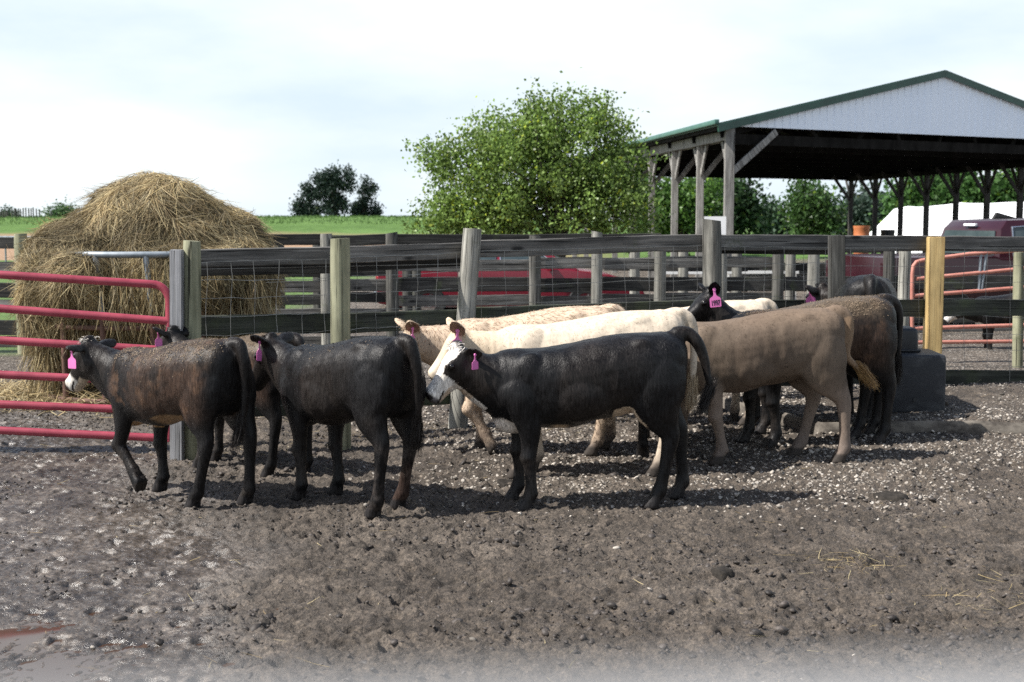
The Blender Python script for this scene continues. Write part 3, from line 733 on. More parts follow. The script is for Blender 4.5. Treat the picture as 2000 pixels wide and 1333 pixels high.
# ------------------------------------------------------------------ second fence of boards behind
bf = thing('board_fence', (0, 17.9, 0), 'dark board fence with round posts behind the hay feeder and pens', 'fence')
BFD = lambda px: 17.5 + max(0, px - 40) * .0012
for px, ty, r, mt in ((40, 457, .085, 'post_new'), (-250, 457, .085, 'post'), (340, 462, .08, 'post'), (637, 457, .086, 'post'), (765, 455, .088, 'post_dark'), (1045, 461, .085, 'post_dark'), (1166, 453, .08, 'post'), (1290, 476, .085, 'post'), (1520, 484, .085, 'post_dark'), (1410, 488, .08, 'post'), (1737, 489, .085, 'post_dark'), (2080, 470, .085, 'post')):
    D = BFD(px); t_ = at(px, ty, D - .12); rpost('post', (t_.x, t_.y, -.2), t_, r, M[mt], bf, slant=random.uniform(-.2, .2))
zs = [(1.47, .15), (1.13, .16), (.84, .2), (.62, .15), (.34, .2), (.13, .15)]
xs = [-600, -250, 40, 340, 637, 765, 1045, 1166, 1290, 1520, 1737, 2080]
for a, b in zip(xs, xs[1:]):
    for j, (z, h) in enumerate(zs if not 340 <= a < 765 else [(1.47, .15), (1.24, .14), (1.06, .15), (.86, .16), (.68, .14), (.47, .15), (.28, .14), (.1, .13)]):
        zz = z
        if a >= 1290 and j == 0: zz = 1.36
        if a >= 1520 and j in (1, 3): continue
        ja, jb = random.uniform(-.02, .02), random.uniform(-.02, .02)
        Da, Db = BFD(a), BFD(b)
        board('rail', (xat(a, Da), Da, zz + ja), (xat(b, Db), Db, zz + jb), h, .04, M['board_dark'] if j % 2 == 0 else M['board'], bf)
# third, farther pen fence
tf = thing('pen_fence', (0, 23, 0), 'farther dark pen fence glimpsed through the rails beyond the parked cars', 'fence')
for a, b in ((1180, 1460), (1460, 1760), (560, 900), (220, 560)):
    for z, h in ((1.30, .14), (.95, .14), (.6, .14)):
        if a < 1000 and z > 1: z = 1.43
        board('rail', (xat(a, 23), 23, z), (xat(b, 23), 23, z - .02), h, .04, M['board_dark'], tf)
for px, ty in ((545, 460), (620, 460), (795, 456), (812, 458), (905, 452), (1240, 478), (1335, 470), (1440, 474), (1545, 470), (1765, 470)):
    t_ = at(px, ty + 6, 22.9); rpost('post', (t_.x, t_.y, -.2), t_, .09, M['post'] if px > 900 else M['post_dark'], tf)
wf = thing('plank_fence', (6, 26, 0), 'white painted plank fence beyond the old pens', 'fence')
for y in (532, 566): board('plank', at(1285, y, 26), at(1560, y - 1, 26), .085, .03, M['white_paint'], wf)
for px in (1290, 1420, 1550): rpost('post', (xat(px, 26.1), 26.1, -.1), at(px, 522, 26.1), .05, M['white_paint'], wf, True)
rf = thing('pipe_fence', (-9, 40, 0), 'thin pale pipe rail fence at the foot of the hill', 'fence')
mb = MB(); mb.tube([at(-300, 463, 42), at(850, 465, 42)], .035, 8); mb.build('pipe_rail', M['galv'], rf, smooth=True)
for px in range(-250, 850, 130): mb = MB(); q = at(px, 464, 42.05); mb.tube([(q.x, q.y, -.1), q], .03, 8); mb.build('post', M['galv'], rf, smooth=True)

# ------------------------------------------------------------------ faded gate at the right, behind the fence
g2 = thing('tube_gate', (xat(1880, 15.6), 15.6, .2), 'faded rust-red tubular gate behind the fence near the maroon pickup', 'gate')
def g2pt(px, y): return at(px, y, 15.4 + (px - 1880) * .001)
for i, (xa, ya, xb, yb) in enumerate(((1800, 509, 1985, 490), (1790, 545, 2010, 524), (1786, 578, 2010, 561), (1786, 642, 2010, 635), (1790, 669, 2010, 667))):
    mb = MB(); pts = [g2pt(xa, ya), g2pt((xa + xb) / 2, (ya + yb) / 2 - (3 if i == 0 else 0)), g2pt(xb, yb)]
    if i == 0: pts = [g2pt(1782, 668), g2pt(1781, 600), g2pt(1782, 535), g2pt(1784, 520), g2pt(1790, 512)] + pts + [g2pt(2040, 488)]
    mb.tube(pts, .023, 10); mb.build('gate_rail', M['gate_rust'], g2, smooth=True, sharp=60)
for px in (1916, 1921): mb = MB(); mb.tube([g2pt(px - (px > 1918) * -6, 493), g2pt(px - 4, 566)], .017, 8); mb.build('gate_brace', M['galv'], g2, smooth=True)
b = gnd(1988, 718, .1); rpost('fence_post', (b.x, b.y, -.1), at(1990, 493, b.y), .057, M['post_new']).name; o = bpy.context.scene.objects['fence_post']
tag(o, 'round greenish post that the faded rust-red gate hangs on', 'post')
for px, by, ty in ((1768, 640, 488), (1590, 640, 492)):
    q = at(px, ty, 17.0); o = rpost('fence_post', (q.x, q.y, -.1), q, .08, M['post']); tag(o, 'short pale post behind the cattle, ' + ('next to the yellow post' if px > 1700 else 'left of the standing black heifer'), 'post')
#PART4
# ------------------------------------------------------------------ barn
B0 = Vector((5.02, 31, 0)); BW = Vector((.875, .484, 0)); BS = Vector((-.141, .99, 0)); WID, LEN = 13.54, 19.0
def bp(wd, s, z): return B0 + BW * wd + BS * s + Vector((0, 0, z))
barn = thing('open_barn', B0, 'open-sided pole barn with white gable siding and green roof edge', 'barn')
ZE, ZR, MIDW = 3.97, 5.46, 6.77
def roofz(wd): return ZE + (ZR - ZE) * (1 - abs(wd - MIDW) / MIDW)
mb = MB()
for sgn in (0, 1):
    ws = [-.35, MIDW] if sgn == 0 else [MIDW, WID + .35]
    V = []
    for wd in ws:
        for s in (-.12, LEN + .3):
            for dz in (.0, .07): V.append(bp(wd, s, roofz(wd) + dz))
    mb.add(V, [(0, 2, 6, 4), (1, 5, 7, 3), (0, 1, 3, 2), (4, 6, 7, 5), (0, 4, 5, 1), (2, 3, 7, 6)])
mb.build('roof', M['roof'], barn)
# underside sheathing and purlins, dark
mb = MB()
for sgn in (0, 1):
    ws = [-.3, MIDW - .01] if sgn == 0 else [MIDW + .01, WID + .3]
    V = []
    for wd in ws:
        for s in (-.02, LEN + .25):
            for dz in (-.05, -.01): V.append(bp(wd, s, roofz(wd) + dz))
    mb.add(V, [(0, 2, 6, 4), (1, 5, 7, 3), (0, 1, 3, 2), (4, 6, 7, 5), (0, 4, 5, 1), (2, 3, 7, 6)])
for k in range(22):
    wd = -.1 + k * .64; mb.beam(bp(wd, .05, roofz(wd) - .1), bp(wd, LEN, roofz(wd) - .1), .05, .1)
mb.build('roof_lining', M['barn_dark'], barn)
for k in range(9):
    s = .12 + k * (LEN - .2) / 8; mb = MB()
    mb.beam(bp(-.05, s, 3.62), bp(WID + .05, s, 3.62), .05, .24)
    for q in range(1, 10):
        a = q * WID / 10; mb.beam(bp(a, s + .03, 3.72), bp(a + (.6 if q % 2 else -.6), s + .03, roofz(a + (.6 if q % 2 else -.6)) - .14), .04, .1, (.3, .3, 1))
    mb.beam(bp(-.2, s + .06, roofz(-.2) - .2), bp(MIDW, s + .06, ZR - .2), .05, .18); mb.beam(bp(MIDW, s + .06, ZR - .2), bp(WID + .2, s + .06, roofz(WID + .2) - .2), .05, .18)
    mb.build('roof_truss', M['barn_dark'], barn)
# gable siding with ribs
def gable(s, nm):
    mb = MB(); wd = -.02; step = .229; prof = []
    while wd < WID + .02:
        for a, dz in ((0, 0), (.165, 0), (.182, .022), (.208, .022)): prof.append((wd + a, dz))
        wd += step
    n = len(prof); nd = Vector((BW.y, -BW.x, 0)); V = []
    for a, dz in prof:
        for z in (3.9 if s < 1 else 3.75, roofz(min(max(a, 0), WID)) - .012): V.append(bp(a, s, z) + nd * (dz + .02))
    F = [(2 * i, 2 * i + 2, 2 * i + 3, 2 * i + 1) for i in range(n - 1)]
    b = len(V); V += [v - nd * .03 for v in V]; F += [(b + 2 * i, b + 2 * i + 1, b + 2 * i + 3, b + 2 * i + 2) for i in range(n - 1)]
    F += [(2 * i, b + 2 * i, b + 2 * i + 2, 2 * i + 2) for i in range(n - 1)]
    mb.add(V, F); mb.build(nm, M['siding'], barn)
gable(-.02, 'gable_siding')
mb = MB(); nd = Vector((BW.y, -BW.x, 0))
mb.beam(bp(-.4, -.1, roofz(-.4) - .05) + nd * .03, bp(MIDW + .02, -.1, ZR - .02) + nd * .03, .05, .16); mb.beam(bp(MIDW - .02, -.1, ZR - .02) + nd * .033, bp(WID + .4, -.1, roofz(WID + .4) - .05) + nd * .033, .05, .16)
mb.build('roof_trim', M['green_trim'], barn)
mb = MB(); mb.beam(bp(-.42, -.15, 3.98), bp(-.42, LEN + .3, 3.93), .11, .11); mb.build('gutter', M['gutter'], barn, bevel=.02)
mb = MB(); mb.beam(bp(WID + .42, -.15, 3.98), bp(WID + .42, LEN + .3, 3.93), .11, .11); mb.build('gutter', M['gutter'], barn, bevel=.02)
for wd, zb in ((0, 3.72), (WID, 3.56)):
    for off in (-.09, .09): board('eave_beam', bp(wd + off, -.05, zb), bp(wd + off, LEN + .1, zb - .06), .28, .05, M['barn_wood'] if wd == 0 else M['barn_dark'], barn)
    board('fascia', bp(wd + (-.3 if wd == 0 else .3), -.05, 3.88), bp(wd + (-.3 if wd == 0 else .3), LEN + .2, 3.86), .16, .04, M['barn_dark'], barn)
board('eave_beam', bp(0, LEN, 3.55), bp(WID, LEN, 3.55), .28, .06, M['barn_dark'], barn)
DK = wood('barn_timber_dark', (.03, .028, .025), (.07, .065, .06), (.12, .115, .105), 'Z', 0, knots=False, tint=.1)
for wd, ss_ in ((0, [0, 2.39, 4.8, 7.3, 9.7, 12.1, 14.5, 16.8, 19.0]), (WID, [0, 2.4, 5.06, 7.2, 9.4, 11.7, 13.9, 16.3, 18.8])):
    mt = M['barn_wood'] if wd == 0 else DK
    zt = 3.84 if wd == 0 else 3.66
    for s in ss_:
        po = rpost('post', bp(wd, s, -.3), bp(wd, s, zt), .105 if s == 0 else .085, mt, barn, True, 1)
        def brace(a, b, h=.13):
            o = board('brace', a, b, h, .045, mt, None); o.parent = po; o.matrix_parent_inverse = po.matrix_world.inverted()
        for q in (-1, 1):
            if (s == 0 and q < 0): continue
            brace(bp(wd - .06 * 0 + .0, s + .06 * q, zt - .98), bp(wd, s + .58 * q, zt - .22))
        iw = 1 if wd == 0 else -1
        if s == 0: brace(bp(wd + .05 * iw, s - .06, zt - 1.0), bp(wd + 1.35 * iw, s - .06, zt - .03), .16)
        else: brace(bp(wd + .06 * iw, s, zt - 1.1), bp(wd + 1.0 * iw, s, zt - .1))
# pale sign board fixed low on the near corner post
mb = MB(); q = bp(-.42, -.1, 1.62); mb.box(q, (.5, .03, .42)); mb.build('panel', M['white_tarp'], barn)

# white tarpaulin tent beyond
tent = None
mb = MB(); V = []; F = []
D0 = 72; pr = [(1702, 462, 0), (1712, 452, .3), (1728, 436, .7), (1745, 418, 1.2), (1757, 406, 1.7), (1775, 403, 2), (1795, 404.5, 2), (1815, 403, 2), (1845, 400, 2), (1875, 396, 2), (1905, 397.5, 2), (1940, 397, 2), (1975, 395, 2), (2010, 394, 2), (2100, 395, 2), (2200, 392, 2), (2240, 470, 2)]
for px, py, d in pr:
    tp = at(px, py, D0); 
    for k in range(9):
        q = k / 8; V.append((tp.x + (.15 * mnoise.noise(Vector((px * .02, q * 3, 0)))), D0 - 4 + 8 * q, max(-.2, (tp.z + .05) * (1 - (abs(q - .5) * 2) ** 2.6) - .05)))
n = len(pr)
F = [(i * 9 + k, (i + 1) * 9 + k, (i + 1) * 9 + k + 1, i * 9 + k + 1) for i in range(n - 1) for k in range(8)]
mb.add(V, F); o = mb.build('tarp_tent', M['white_tarp'], smooth=True, sharp=50); tag(o, 'long white tarpaulin tent seen beneath the barn roof', 'tent')

def barrel(px, ytop, D, wpx, mat, label):
    t_ = at(px, ytop, D); r = wpx * D / FPX / 2; h = t_.z; mb = MB(); V = []; F = []; n = 24
    pr = [(.86, 0), (.93, .1), (.95, .3), (1.0, .33), (.95, .36), (.97, .62), (1.02, .65), (.97, .68), (.98, .9), (1.03, .93), (1.03, 1.0), (.92, 1.0), (.9, .93), (0.01, .92)]
    for q, z in pr:
        for k in range(n): V.append((t_.x + r * q * math.cos(6.28318 * k / n), D + r * q * math.sin(6.28318 * k / n), z * h))
    F = [(i * n + k, i * n + (k + 1) % n, (i + 1) * n + (k + 1) % n, (i + 1) * n + k) for i in range(len(pr) - 1) for k in range(n)]
    mb.add(V, F); tag(mb.build('barrel', mat, smooth=True), label, 'barrel')
barrel(1683, 441.5, 57, 31, M['orange'], 'orange open barrel beneath the far barn posts')
barrel(1734, 449, 57, 27, M['black_plastic'], 'black open barrel in front of the white tent')

# ------------------------------------------------------------------ vehicles
def vehicle(name, label, cat, loc, yaw, spec, paint):
    t_ = thing(name, loc, label, cat); t_.rotation_euler.z = yaw
    W = spec['w'] / 2
    def part(mb, nm, mat, bevel=0, smooth=False, par=None):
        o = mb.build(nm, mat, None, smooth, bevel); o.parent = par or t_; return o
    mb = MB(); mb.prism([(x, -W, z) for x, z in spec['body']], (0, 2 * W, 0)); body = part(mb, 'body', paint, .05)
    # greenhouse: tapered
    pts = spec['cab']; n = len(pts); zb = min(z for x, z in pts); zt = max(z for x, z in pts); V = []
    for sgn in (-1, 1):
        for x, z in pts: V.append((x, sgn * (W - .03 - .2 * (z - zb) / (zt - zb)), z))
    mb = MB(); mb.add(V, [tuple(range(n)), tuple(range(2 * n - 1, n - 1, -1))] + [(k, n + k, n + (k + 1) % n, (k + 1) % n) for k in range(n)]); part(mb, 'cab', paint, .045)
    def yz(z): return W - .03 - .2 * (z - zb) / (zt - zb) + .012
    for poly in spec['side_glass']:
        for sgn in (-1, 1):
            mb = MB(); V = [(x, sgn * yz(z), z) for x, z in poly]; V2 = [(x, sgn * (yz(z) - .02), z) for x, z in poly]; k = len(poly)
            mb.add(V + V2, [tuple(range(k)), tuple(range(2 * k - 1, k - 1, -1))] + [(i, (i + 1) % k, k + (i + 1) % k, k + i) for i in range(k)])
            g = part(mb, 'side_window', M['glass'])
            mb = MB(); mb.tube([(x, sgn * (yz(z) + .004), z) for x, z in poly + poly[:1]], .016, 6); part(mb, 'window_trim', M['chrome'], par=g)
    for (a, b), nm in spec['cross_glass']:
        mb = MB(); (xa, za), (xb, zb2) = a, b; ya, yb = yz(za) - .14, yz(zb2) - .14; nx_ = Vector((zb2 - za, 0, -(xb - xa))).normalized() * (.02 if nm == 'windscreen' else -.02)
        if nm == 'windscreen': nx_ = Vector((abs(nx_.x), 0, abs(nx_.z)))
        else: nx_ = Vector((-abs(nx_.x), 0, abs(nx_.z)))
        V = [Vector((xa, -ya, za)), Vector((xa, ya, za)), Vector((xb, yb, zb2)), Vector((xb, -yb, zb2))]
        mb.add([v + nx_ for v in V] + V, [(0, 1, 2, 3), (7, 6, 5, 4), (0, 4, 5, 1), (1, 5, 6, 2), (2, 6, 7, 3), (3, 7, 4, 0)]); part(mb, nm, M['glass'])
    for x in spec['wheels']:
        for sgn in (-1, 1):
            r = spec['r']; mb = MB(); V = []; F = []; nn = 32; pr = [(.55, -.10), (.93, -.11), (1, -.08), (1, .08), (.93, .11), (.55, .10)]
            for q, y in pr:
                for k in range(nn): V.append((x + r * q * math.cos(6.28318 * k / nn), sgn * (W - .08) + y, r + r * q * math.sin(6.28318 * k / nn)))
            F = [(i * nn + k, i * nn + (k + 1) % nn, ((i + 1) % 6) * nn + (k + 1) % nn, ((i + 1) % 6) * nn + k) for i in range(6) for k in range(nn)]
            mb.add(V, F); wh = part(mb, 'wheel', M['rubber'], smooth=True)
            mb = MB(); y0 = sgn * (W - .0); mb.tube([(x, y0 - sgn * .09, r), (x, y0 - sgn * .02, r)], [r * .57, r * .5], 20)
            for k in range(5): a = 6.28318 * k / 5; mb.beam((x, y0 - sgn * .012, r), (x + r * .52 * math.cos(a), y0 - sgn * .012, r + r * .52 * math.sin(a)), .03, .07, (0, 1, 0))
            part(mb, 'rim', M['chrome'], par=wh)
    for (x, y, z, dx, dy, dz, mt, nm) in spec['bits']:
        for sgn in ((-1, 1) if y else (1,)):
            mb = MB(); mb.box((x, sgn * y, z), (dx, dy, dz)); part(mb, nm, M[mt], .008)
    return t_
sedan = dict(w=1.8, r=.33, wheels=(.95, 3.85),
    body=[(0.02, .32), (0, .55), (.04, .9), (.25, .97), (1.3, .98), (3.5, .95), (4.3, .84), (4.85, .66), (4.95, .5), (4.9, .28), (4.3, .24), (.5, .24)],
    cab=[(.95, .93), (1.45, 1.30), (1.75, 1.38), (2.6, 1.40), (3.0, 1.34), (3.75, .92)],
    side_glass=[[(1.2, 1.0), (1.55, 1.29), (2.2, 1.34), (2.2, 1.0)], [(2.28, 1.0), (2.28, 1.34), (2.9, 1.29), (3.42, 1.0)]],
    cross_glass=[(((3.66, .98), (3.08, 1.3)), 'windscreen'), (((1.02, .99), (1.42, 1.27)), 'rear_window')],
    bits=[(.02, .62, .74, .06, .36, .15, 'lamp_red', 'tail_lamp'), (.3, .89, .74, .3, .03, .14, 'lamp_red', 'side_lamp'), (.02, 0, .47, .12, 1.78, .16, 'chrome', 'bumper'), (4.86, .62, .6, .12, .34, .12, 'lamp_white', 'headlamp'), (3.2, .96, 1.0, .12, .1, .1, 'car_red', 'mirror'), (4.9, 0, .38, .12, 1.76, .14, 'chrome', 'bumper')])
sedan['bits'][1] = (.27, .895, .74, .10, .03, .16, 'lamp_red', 'side_lamp'); sedan['bits'].append((.35, .895, .74, .05, .03, .16, 'lamp_white', 'reversing_lamp'))
vehicle('parked_car', 'red car parked side-on beyond the board fence, seen through the wire', 'car', (xat(742, 25.3), 25.3, -.1), R(1), sedan, M['car_red'])
pick = dict(w=1.95, r=.4, wheels=(1.05, 4.55),
    body=[(0, .5), (0, 1.28), (1.8, 1.29), (1.9, 1.25), (3.95, 1.22), (4.1, 1.2), (5.4, 1.08), (5.6, .95), (5.62, .5), (5.3, .42), (.3, .42)],
    cab=[(1.86, 1.2), (1.98, 1.70), (2.1, 1.83), (3.1, 1.86), (3.4, 1.80), (4.15, 1.18)],
    side_glass=[[(2.12, 1.28), (2.16, 1.72), (2.75, 1.76), (2.75, 1.28)], [(2.85, 1.28), (2.85, 1.76), (3.3, 1.72), (3.78, 1.28)]],
    cross_glass=[(((4.08, 1.26), (3.48, 1.76)), 'windscreen'), (((1.89, 1.3), (1.965, 1.66)), 'rear_window')],
    bits=[(-.0, .86, .98, .05, .2, .42, 'car_maroon', 'tail_lamp'), (-.06, 0, .58, .14, 1.9, .16, 'chrome', 'bumper'), (1.965, 0, 1.755, .05, .32, .04, 'lamp_white', 'brake_lamp'), (5.6, .75, .85, .1, .36, .2, 'lamp_white', 'headlamp'), (3.45, 1.08, 1.35, .14, .16, .24, 'car_maroon', 'mirror'), (2.85, .985, 1.05, .16, .03, .05, 'chrome', 'door_handle')])
pk = vehicle('pickup_truck', 'maroon pickup truck with its cab rising above the fence beside the barn', 'pickup', (xat(1672, 20.6), 20.6, -.08), R(14), pick, M['car_maroon'])
mb = MB(); mb.prism([(2.35, -.03, 1.845), (2.42, -.03, 1.95), (2.62, -.03, 1.90), (2.8, -.03, 1.855)], (0, .06, 0)); o = mb.build('antenna_fin', M['rubber'], None, bevel=.01); o.parent = pk

# ------------------------------------------------------------------ trees
def leafmesh(name, Cn, sig, per, size, base, var, mat, parent, up=.25, drop=.3):
    k = len(Cn); n = k * per; ci = np.repeat(np.arange(k), per)
    g = rng.normal(size=(n, 3)) * sig
    P = Cn[ci] + g
    nrm = unit(rng.normal(size=(n, 3)) + np.array([0, -.1, up])); ax = unit(np.cross(nrm, rng.normal(size=(n, 3)))); ax[:, 2] -= drop; ax = unit(ax)
    wv = unit(np.cross(nrm, ax)); s = rng.uniform(.6, 1.25, n)[:, None] * size
    f = unit(np.cross(ax, wv))
    V = np.stack([P, P + ax * s * .5 + wv * s * .34 + f * s * .08, P + ax * s, P + ax * s * .5 - wv * s * .34 + f * s * .08], 1).reshape(-1, 3)
    F = np.arange(n * 4).reshape(n, 4)
    cc = np.array(base) * rng.uniform(1 - var, 1 + var, (k, 1))[ci] * rng.uniform(.75, 1.25, (n, 1))
    cc = cc * np.where(rng.uniform(size=(n, 1)) < .04, np.array([[1.9, 1.5, .6]]), 1.0)
    return link(name, mesh_np(name, V, F, False, np.repeat(cc, 4, 0)), mat, parent)
def tree(name, label, D, ells, nclump, per, sig, size, base, var=.35, mat='leaf', trunkpx=None, rtrunk=.12, sprigs=0, group=None, shell=.55, limbs=40):
    """ells: (px, py, rx px, ry px, depth offset m)"""
    E = []
    for px, py, rx, ry, dd in ells:
        c = at(px, py, D + dd); E.append((np.array(c), rx * D / FPX, min(rx, ry * 1.2) * D / FPX * .95, ry * D / FPX))
    vol = np.array([e[1] * e[2] * e[3] for e in E]) ** .75; vol /= vol.sum(); Cn = []
    while len(Cn) < nclump:
        c, a, b, d = E[rng.choice(len(E), p=vol)]
        v = unit(rng.normal(size=3)); r = (shell + (1 - shell) * rng.uniform()) if rng.uniform() < .75 else rng.uniform() ** .4
        Cn.append(c + v * r * np.array([a, b, d]) * rng.uniform(.88, 1.12))
    Cn = np.array(Cn); Cn[:, 2] = np.maximum(Cn[:, 2], .2)
    cx = np.array(at(trunkpx or ells[0][0], 460, D)); cx[2] = 0
    tr_ = thing(name, Vector(cx), label, 'tree', group)
    mb = MB(); top = Cn[:, 2].max(); mid = Vector((cx[0], D, Cn[:, 2].mean()))
    mb.tube([Vector((cx[0], D, -.3)), Vector((cx[0] + .05, D, .5)), mid.lerp(Vector((cx[0], D, 0)), .5), mid], [rtrunk * 1.3, rtrunk, rtrunk * .8, rtrunk * .5], 9)
    mb.build('trunk', M['bark'], tr_, smooth=True)
    mb = MB()
    for q in Cn[rng.choice(len(Cn), min(limbs, len(Cn)), replace=False)]:
        q = Vector(q); st = Vector((cx[0], D, 0)).lerp(mid, random.uniform(.25, .95)); m1 = st.lerp(q, .5) + Vector((random.uniform(-.1, .1), random.uniform(-.1, .1), random.uniform(-.05, .25)))
        mb.tube([st, m1, q], [rtrunk * .35, rtrunk * .2, rtrunk * .06], 5)
    mb.build('limb', M['bark'], tr_, smooth=True)
    if sprigs:
        X_ = []
        for q in Cn[rng.choice(len(Cn), sprigs)]:
            c0 = Cn.mean(0); v = unit(q - c0 + np.array([0, 0, .5])); L = rng.uniform(.25, .6)
            for k in range(6): X_.append(q + v * L * (k + 1) / 6 + rng.normal(0, .015, 3))
        leafmesh('foliage', np.array(X_), sig * .28, max(4, per // 14), size * .95, base, var, M[mat], tr_)
    leafmesh('crown', Cn, sig, per, size, base, var, M[mat], tr_)
    return tr_
tree('mulberry_tree', 'bright green bushy tree growing behind the fence beside the barn eave', 27,
     [(1000, 335, 115, 115, 0), (905, 385, 80, 105, .2), (1125, 300, 100, 115, .1), (1100, 400, 150, 75, -.4), (1185, 380, 75, 85, 0), (875, 420, 55, 45, .2), (950, 425, 110, 45, -.2), (1180, 245, 48, 60, .2), (1075, 235, 62, 48, .2), (960, 265, 52, 45, .2), (1225, 435, 70, 40, .2), (858, 300, 42, 42, .3), (1020, 275, 70, 60, .1), (838, 425, 34, 32, .2), (1230, 330, 32, 50, .2)],
     640, 74, .155, .08, (.165, .25, .06), .45, trunkpx=1090, rtrunk=.16, sprigs=90)
tree('broad_tree', 'green tree seen between the near line of barn posts', 61, [(1290, 405, 58, 55, 0), (1345, 410, 50, 52, 1), (1365, 380, 30, 34, 2)], 130, 70, .42, .22, (.085, .17, .035), .4, trunkpx=1330, rtrunk=.2, sprigs=20)
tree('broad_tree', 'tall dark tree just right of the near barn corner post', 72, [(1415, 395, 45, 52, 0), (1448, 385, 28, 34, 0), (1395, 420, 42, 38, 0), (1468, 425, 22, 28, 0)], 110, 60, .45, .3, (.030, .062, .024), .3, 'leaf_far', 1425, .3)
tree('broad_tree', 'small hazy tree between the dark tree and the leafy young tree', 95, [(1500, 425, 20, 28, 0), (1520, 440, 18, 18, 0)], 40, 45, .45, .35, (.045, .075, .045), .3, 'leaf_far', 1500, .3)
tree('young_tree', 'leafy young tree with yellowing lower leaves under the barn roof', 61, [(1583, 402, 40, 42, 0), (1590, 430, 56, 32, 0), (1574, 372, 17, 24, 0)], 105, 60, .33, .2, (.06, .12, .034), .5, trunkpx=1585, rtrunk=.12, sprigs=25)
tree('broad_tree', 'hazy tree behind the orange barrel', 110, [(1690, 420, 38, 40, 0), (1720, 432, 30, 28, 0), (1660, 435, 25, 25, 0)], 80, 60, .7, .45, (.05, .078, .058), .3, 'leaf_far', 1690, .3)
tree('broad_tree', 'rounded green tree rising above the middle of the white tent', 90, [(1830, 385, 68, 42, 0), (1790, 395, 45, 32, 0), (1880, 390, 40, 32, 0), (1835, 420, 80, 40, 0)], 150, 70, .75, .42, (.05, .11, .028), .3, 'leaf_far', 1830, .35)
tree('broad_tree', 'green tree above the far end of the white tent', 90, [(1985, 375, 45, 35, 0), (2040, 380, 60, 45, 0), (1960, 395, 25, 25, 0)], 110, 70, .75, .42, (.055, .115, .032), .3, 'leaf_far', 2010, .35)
DKT = (.026, .045, .034)
def lumps_(L): return [(x, y, r, r * .85, 0) for x, y, r in L]
tree('field_tree', 'tallest dark tree in the clump on the hill crest', 200, lumps_([(656, 335, 11), (640, 346, 15), (626, 352, 14), (660, 355, 15), (683, 340, 13), (690, 354, 11), (674, 368, 13), (644, 372, 17), (622, 378, 14), (660, 395, 15), (640, 405, 15), (672, 412, 14), (650, 420, 16)]), 105, 70, .44, .38, DKT, .35, 'leaf_far', 655, .4, shell=.2)
tree('field_tree', 'dark tree at the low sloping end of the clump, nearer the hay', 201, lumps_([(600, 368, 9), (608, 382, 11), (590, 388, 9), (581, 400, 8), (596, 405, 11), (579, 413, 8), (612, 408, 12), (590, 421, 12), (608, 424, 12)]), 64, 64, .42, .38, DKT, .35, 'leaf_far', 598, .3, shell=.2)
tree('field_tree', 'dark tree with open gaps on the barn side of the hill clump', 203, lumps_([(717, 356, 10), (724, 368, 10), (710, 372, 9), (715, 388, 9), (704, 398, 10), (696, 412, 12), (727, 396, 7), (735, 408, 8), (722, 416, 8), (738, 418, 8), (708, 422, 12), (728, 424, 10)]), 66, 62, .40, .38, DKT, .35, 'leaf_far', 708, .35, shell=.2)
tree('bush', 'green bush on the hill beside the row of stakes', 120, [(122, 418, 22, 16, 0), (105, 425, 20, 10, 0), (140, 424, 12, 8, 0)], 46, 50, .35, .22, (.07, .13, .05), .3, 'leaf_far', 122, .1)
tree('bush', 'grey green bush half hidden among the stakes', 135, [(20, 424, 14, 10, 0), (10, 428, 12, 7, 0)], 30, 50, .35, .22, (.06, .10, .06), .3, 'leaf_far', 18, .1)
sf = thing('stake_fence', (xat(40, 110), 110, 1.7), 'row of thin leaning wooden stakes on the hill', 'fence')
for k, px in enumerate((2, 6, 9, 13, 16, 24, 28, 32, 36, 41, 46, 51, 57, 61, 66, 72, 77, 100)):
    y0 = 406 + (6 if px < 18 else 0) + random.uniform(-1, 3); b = at(px, 436, 112); t_ = at(px + random.uniform(-1.5, 1.5), y0 + (6 if px == 100 else 0), 112)
    rpost('stake', b, t_, .055, M['post_dark'], sf)
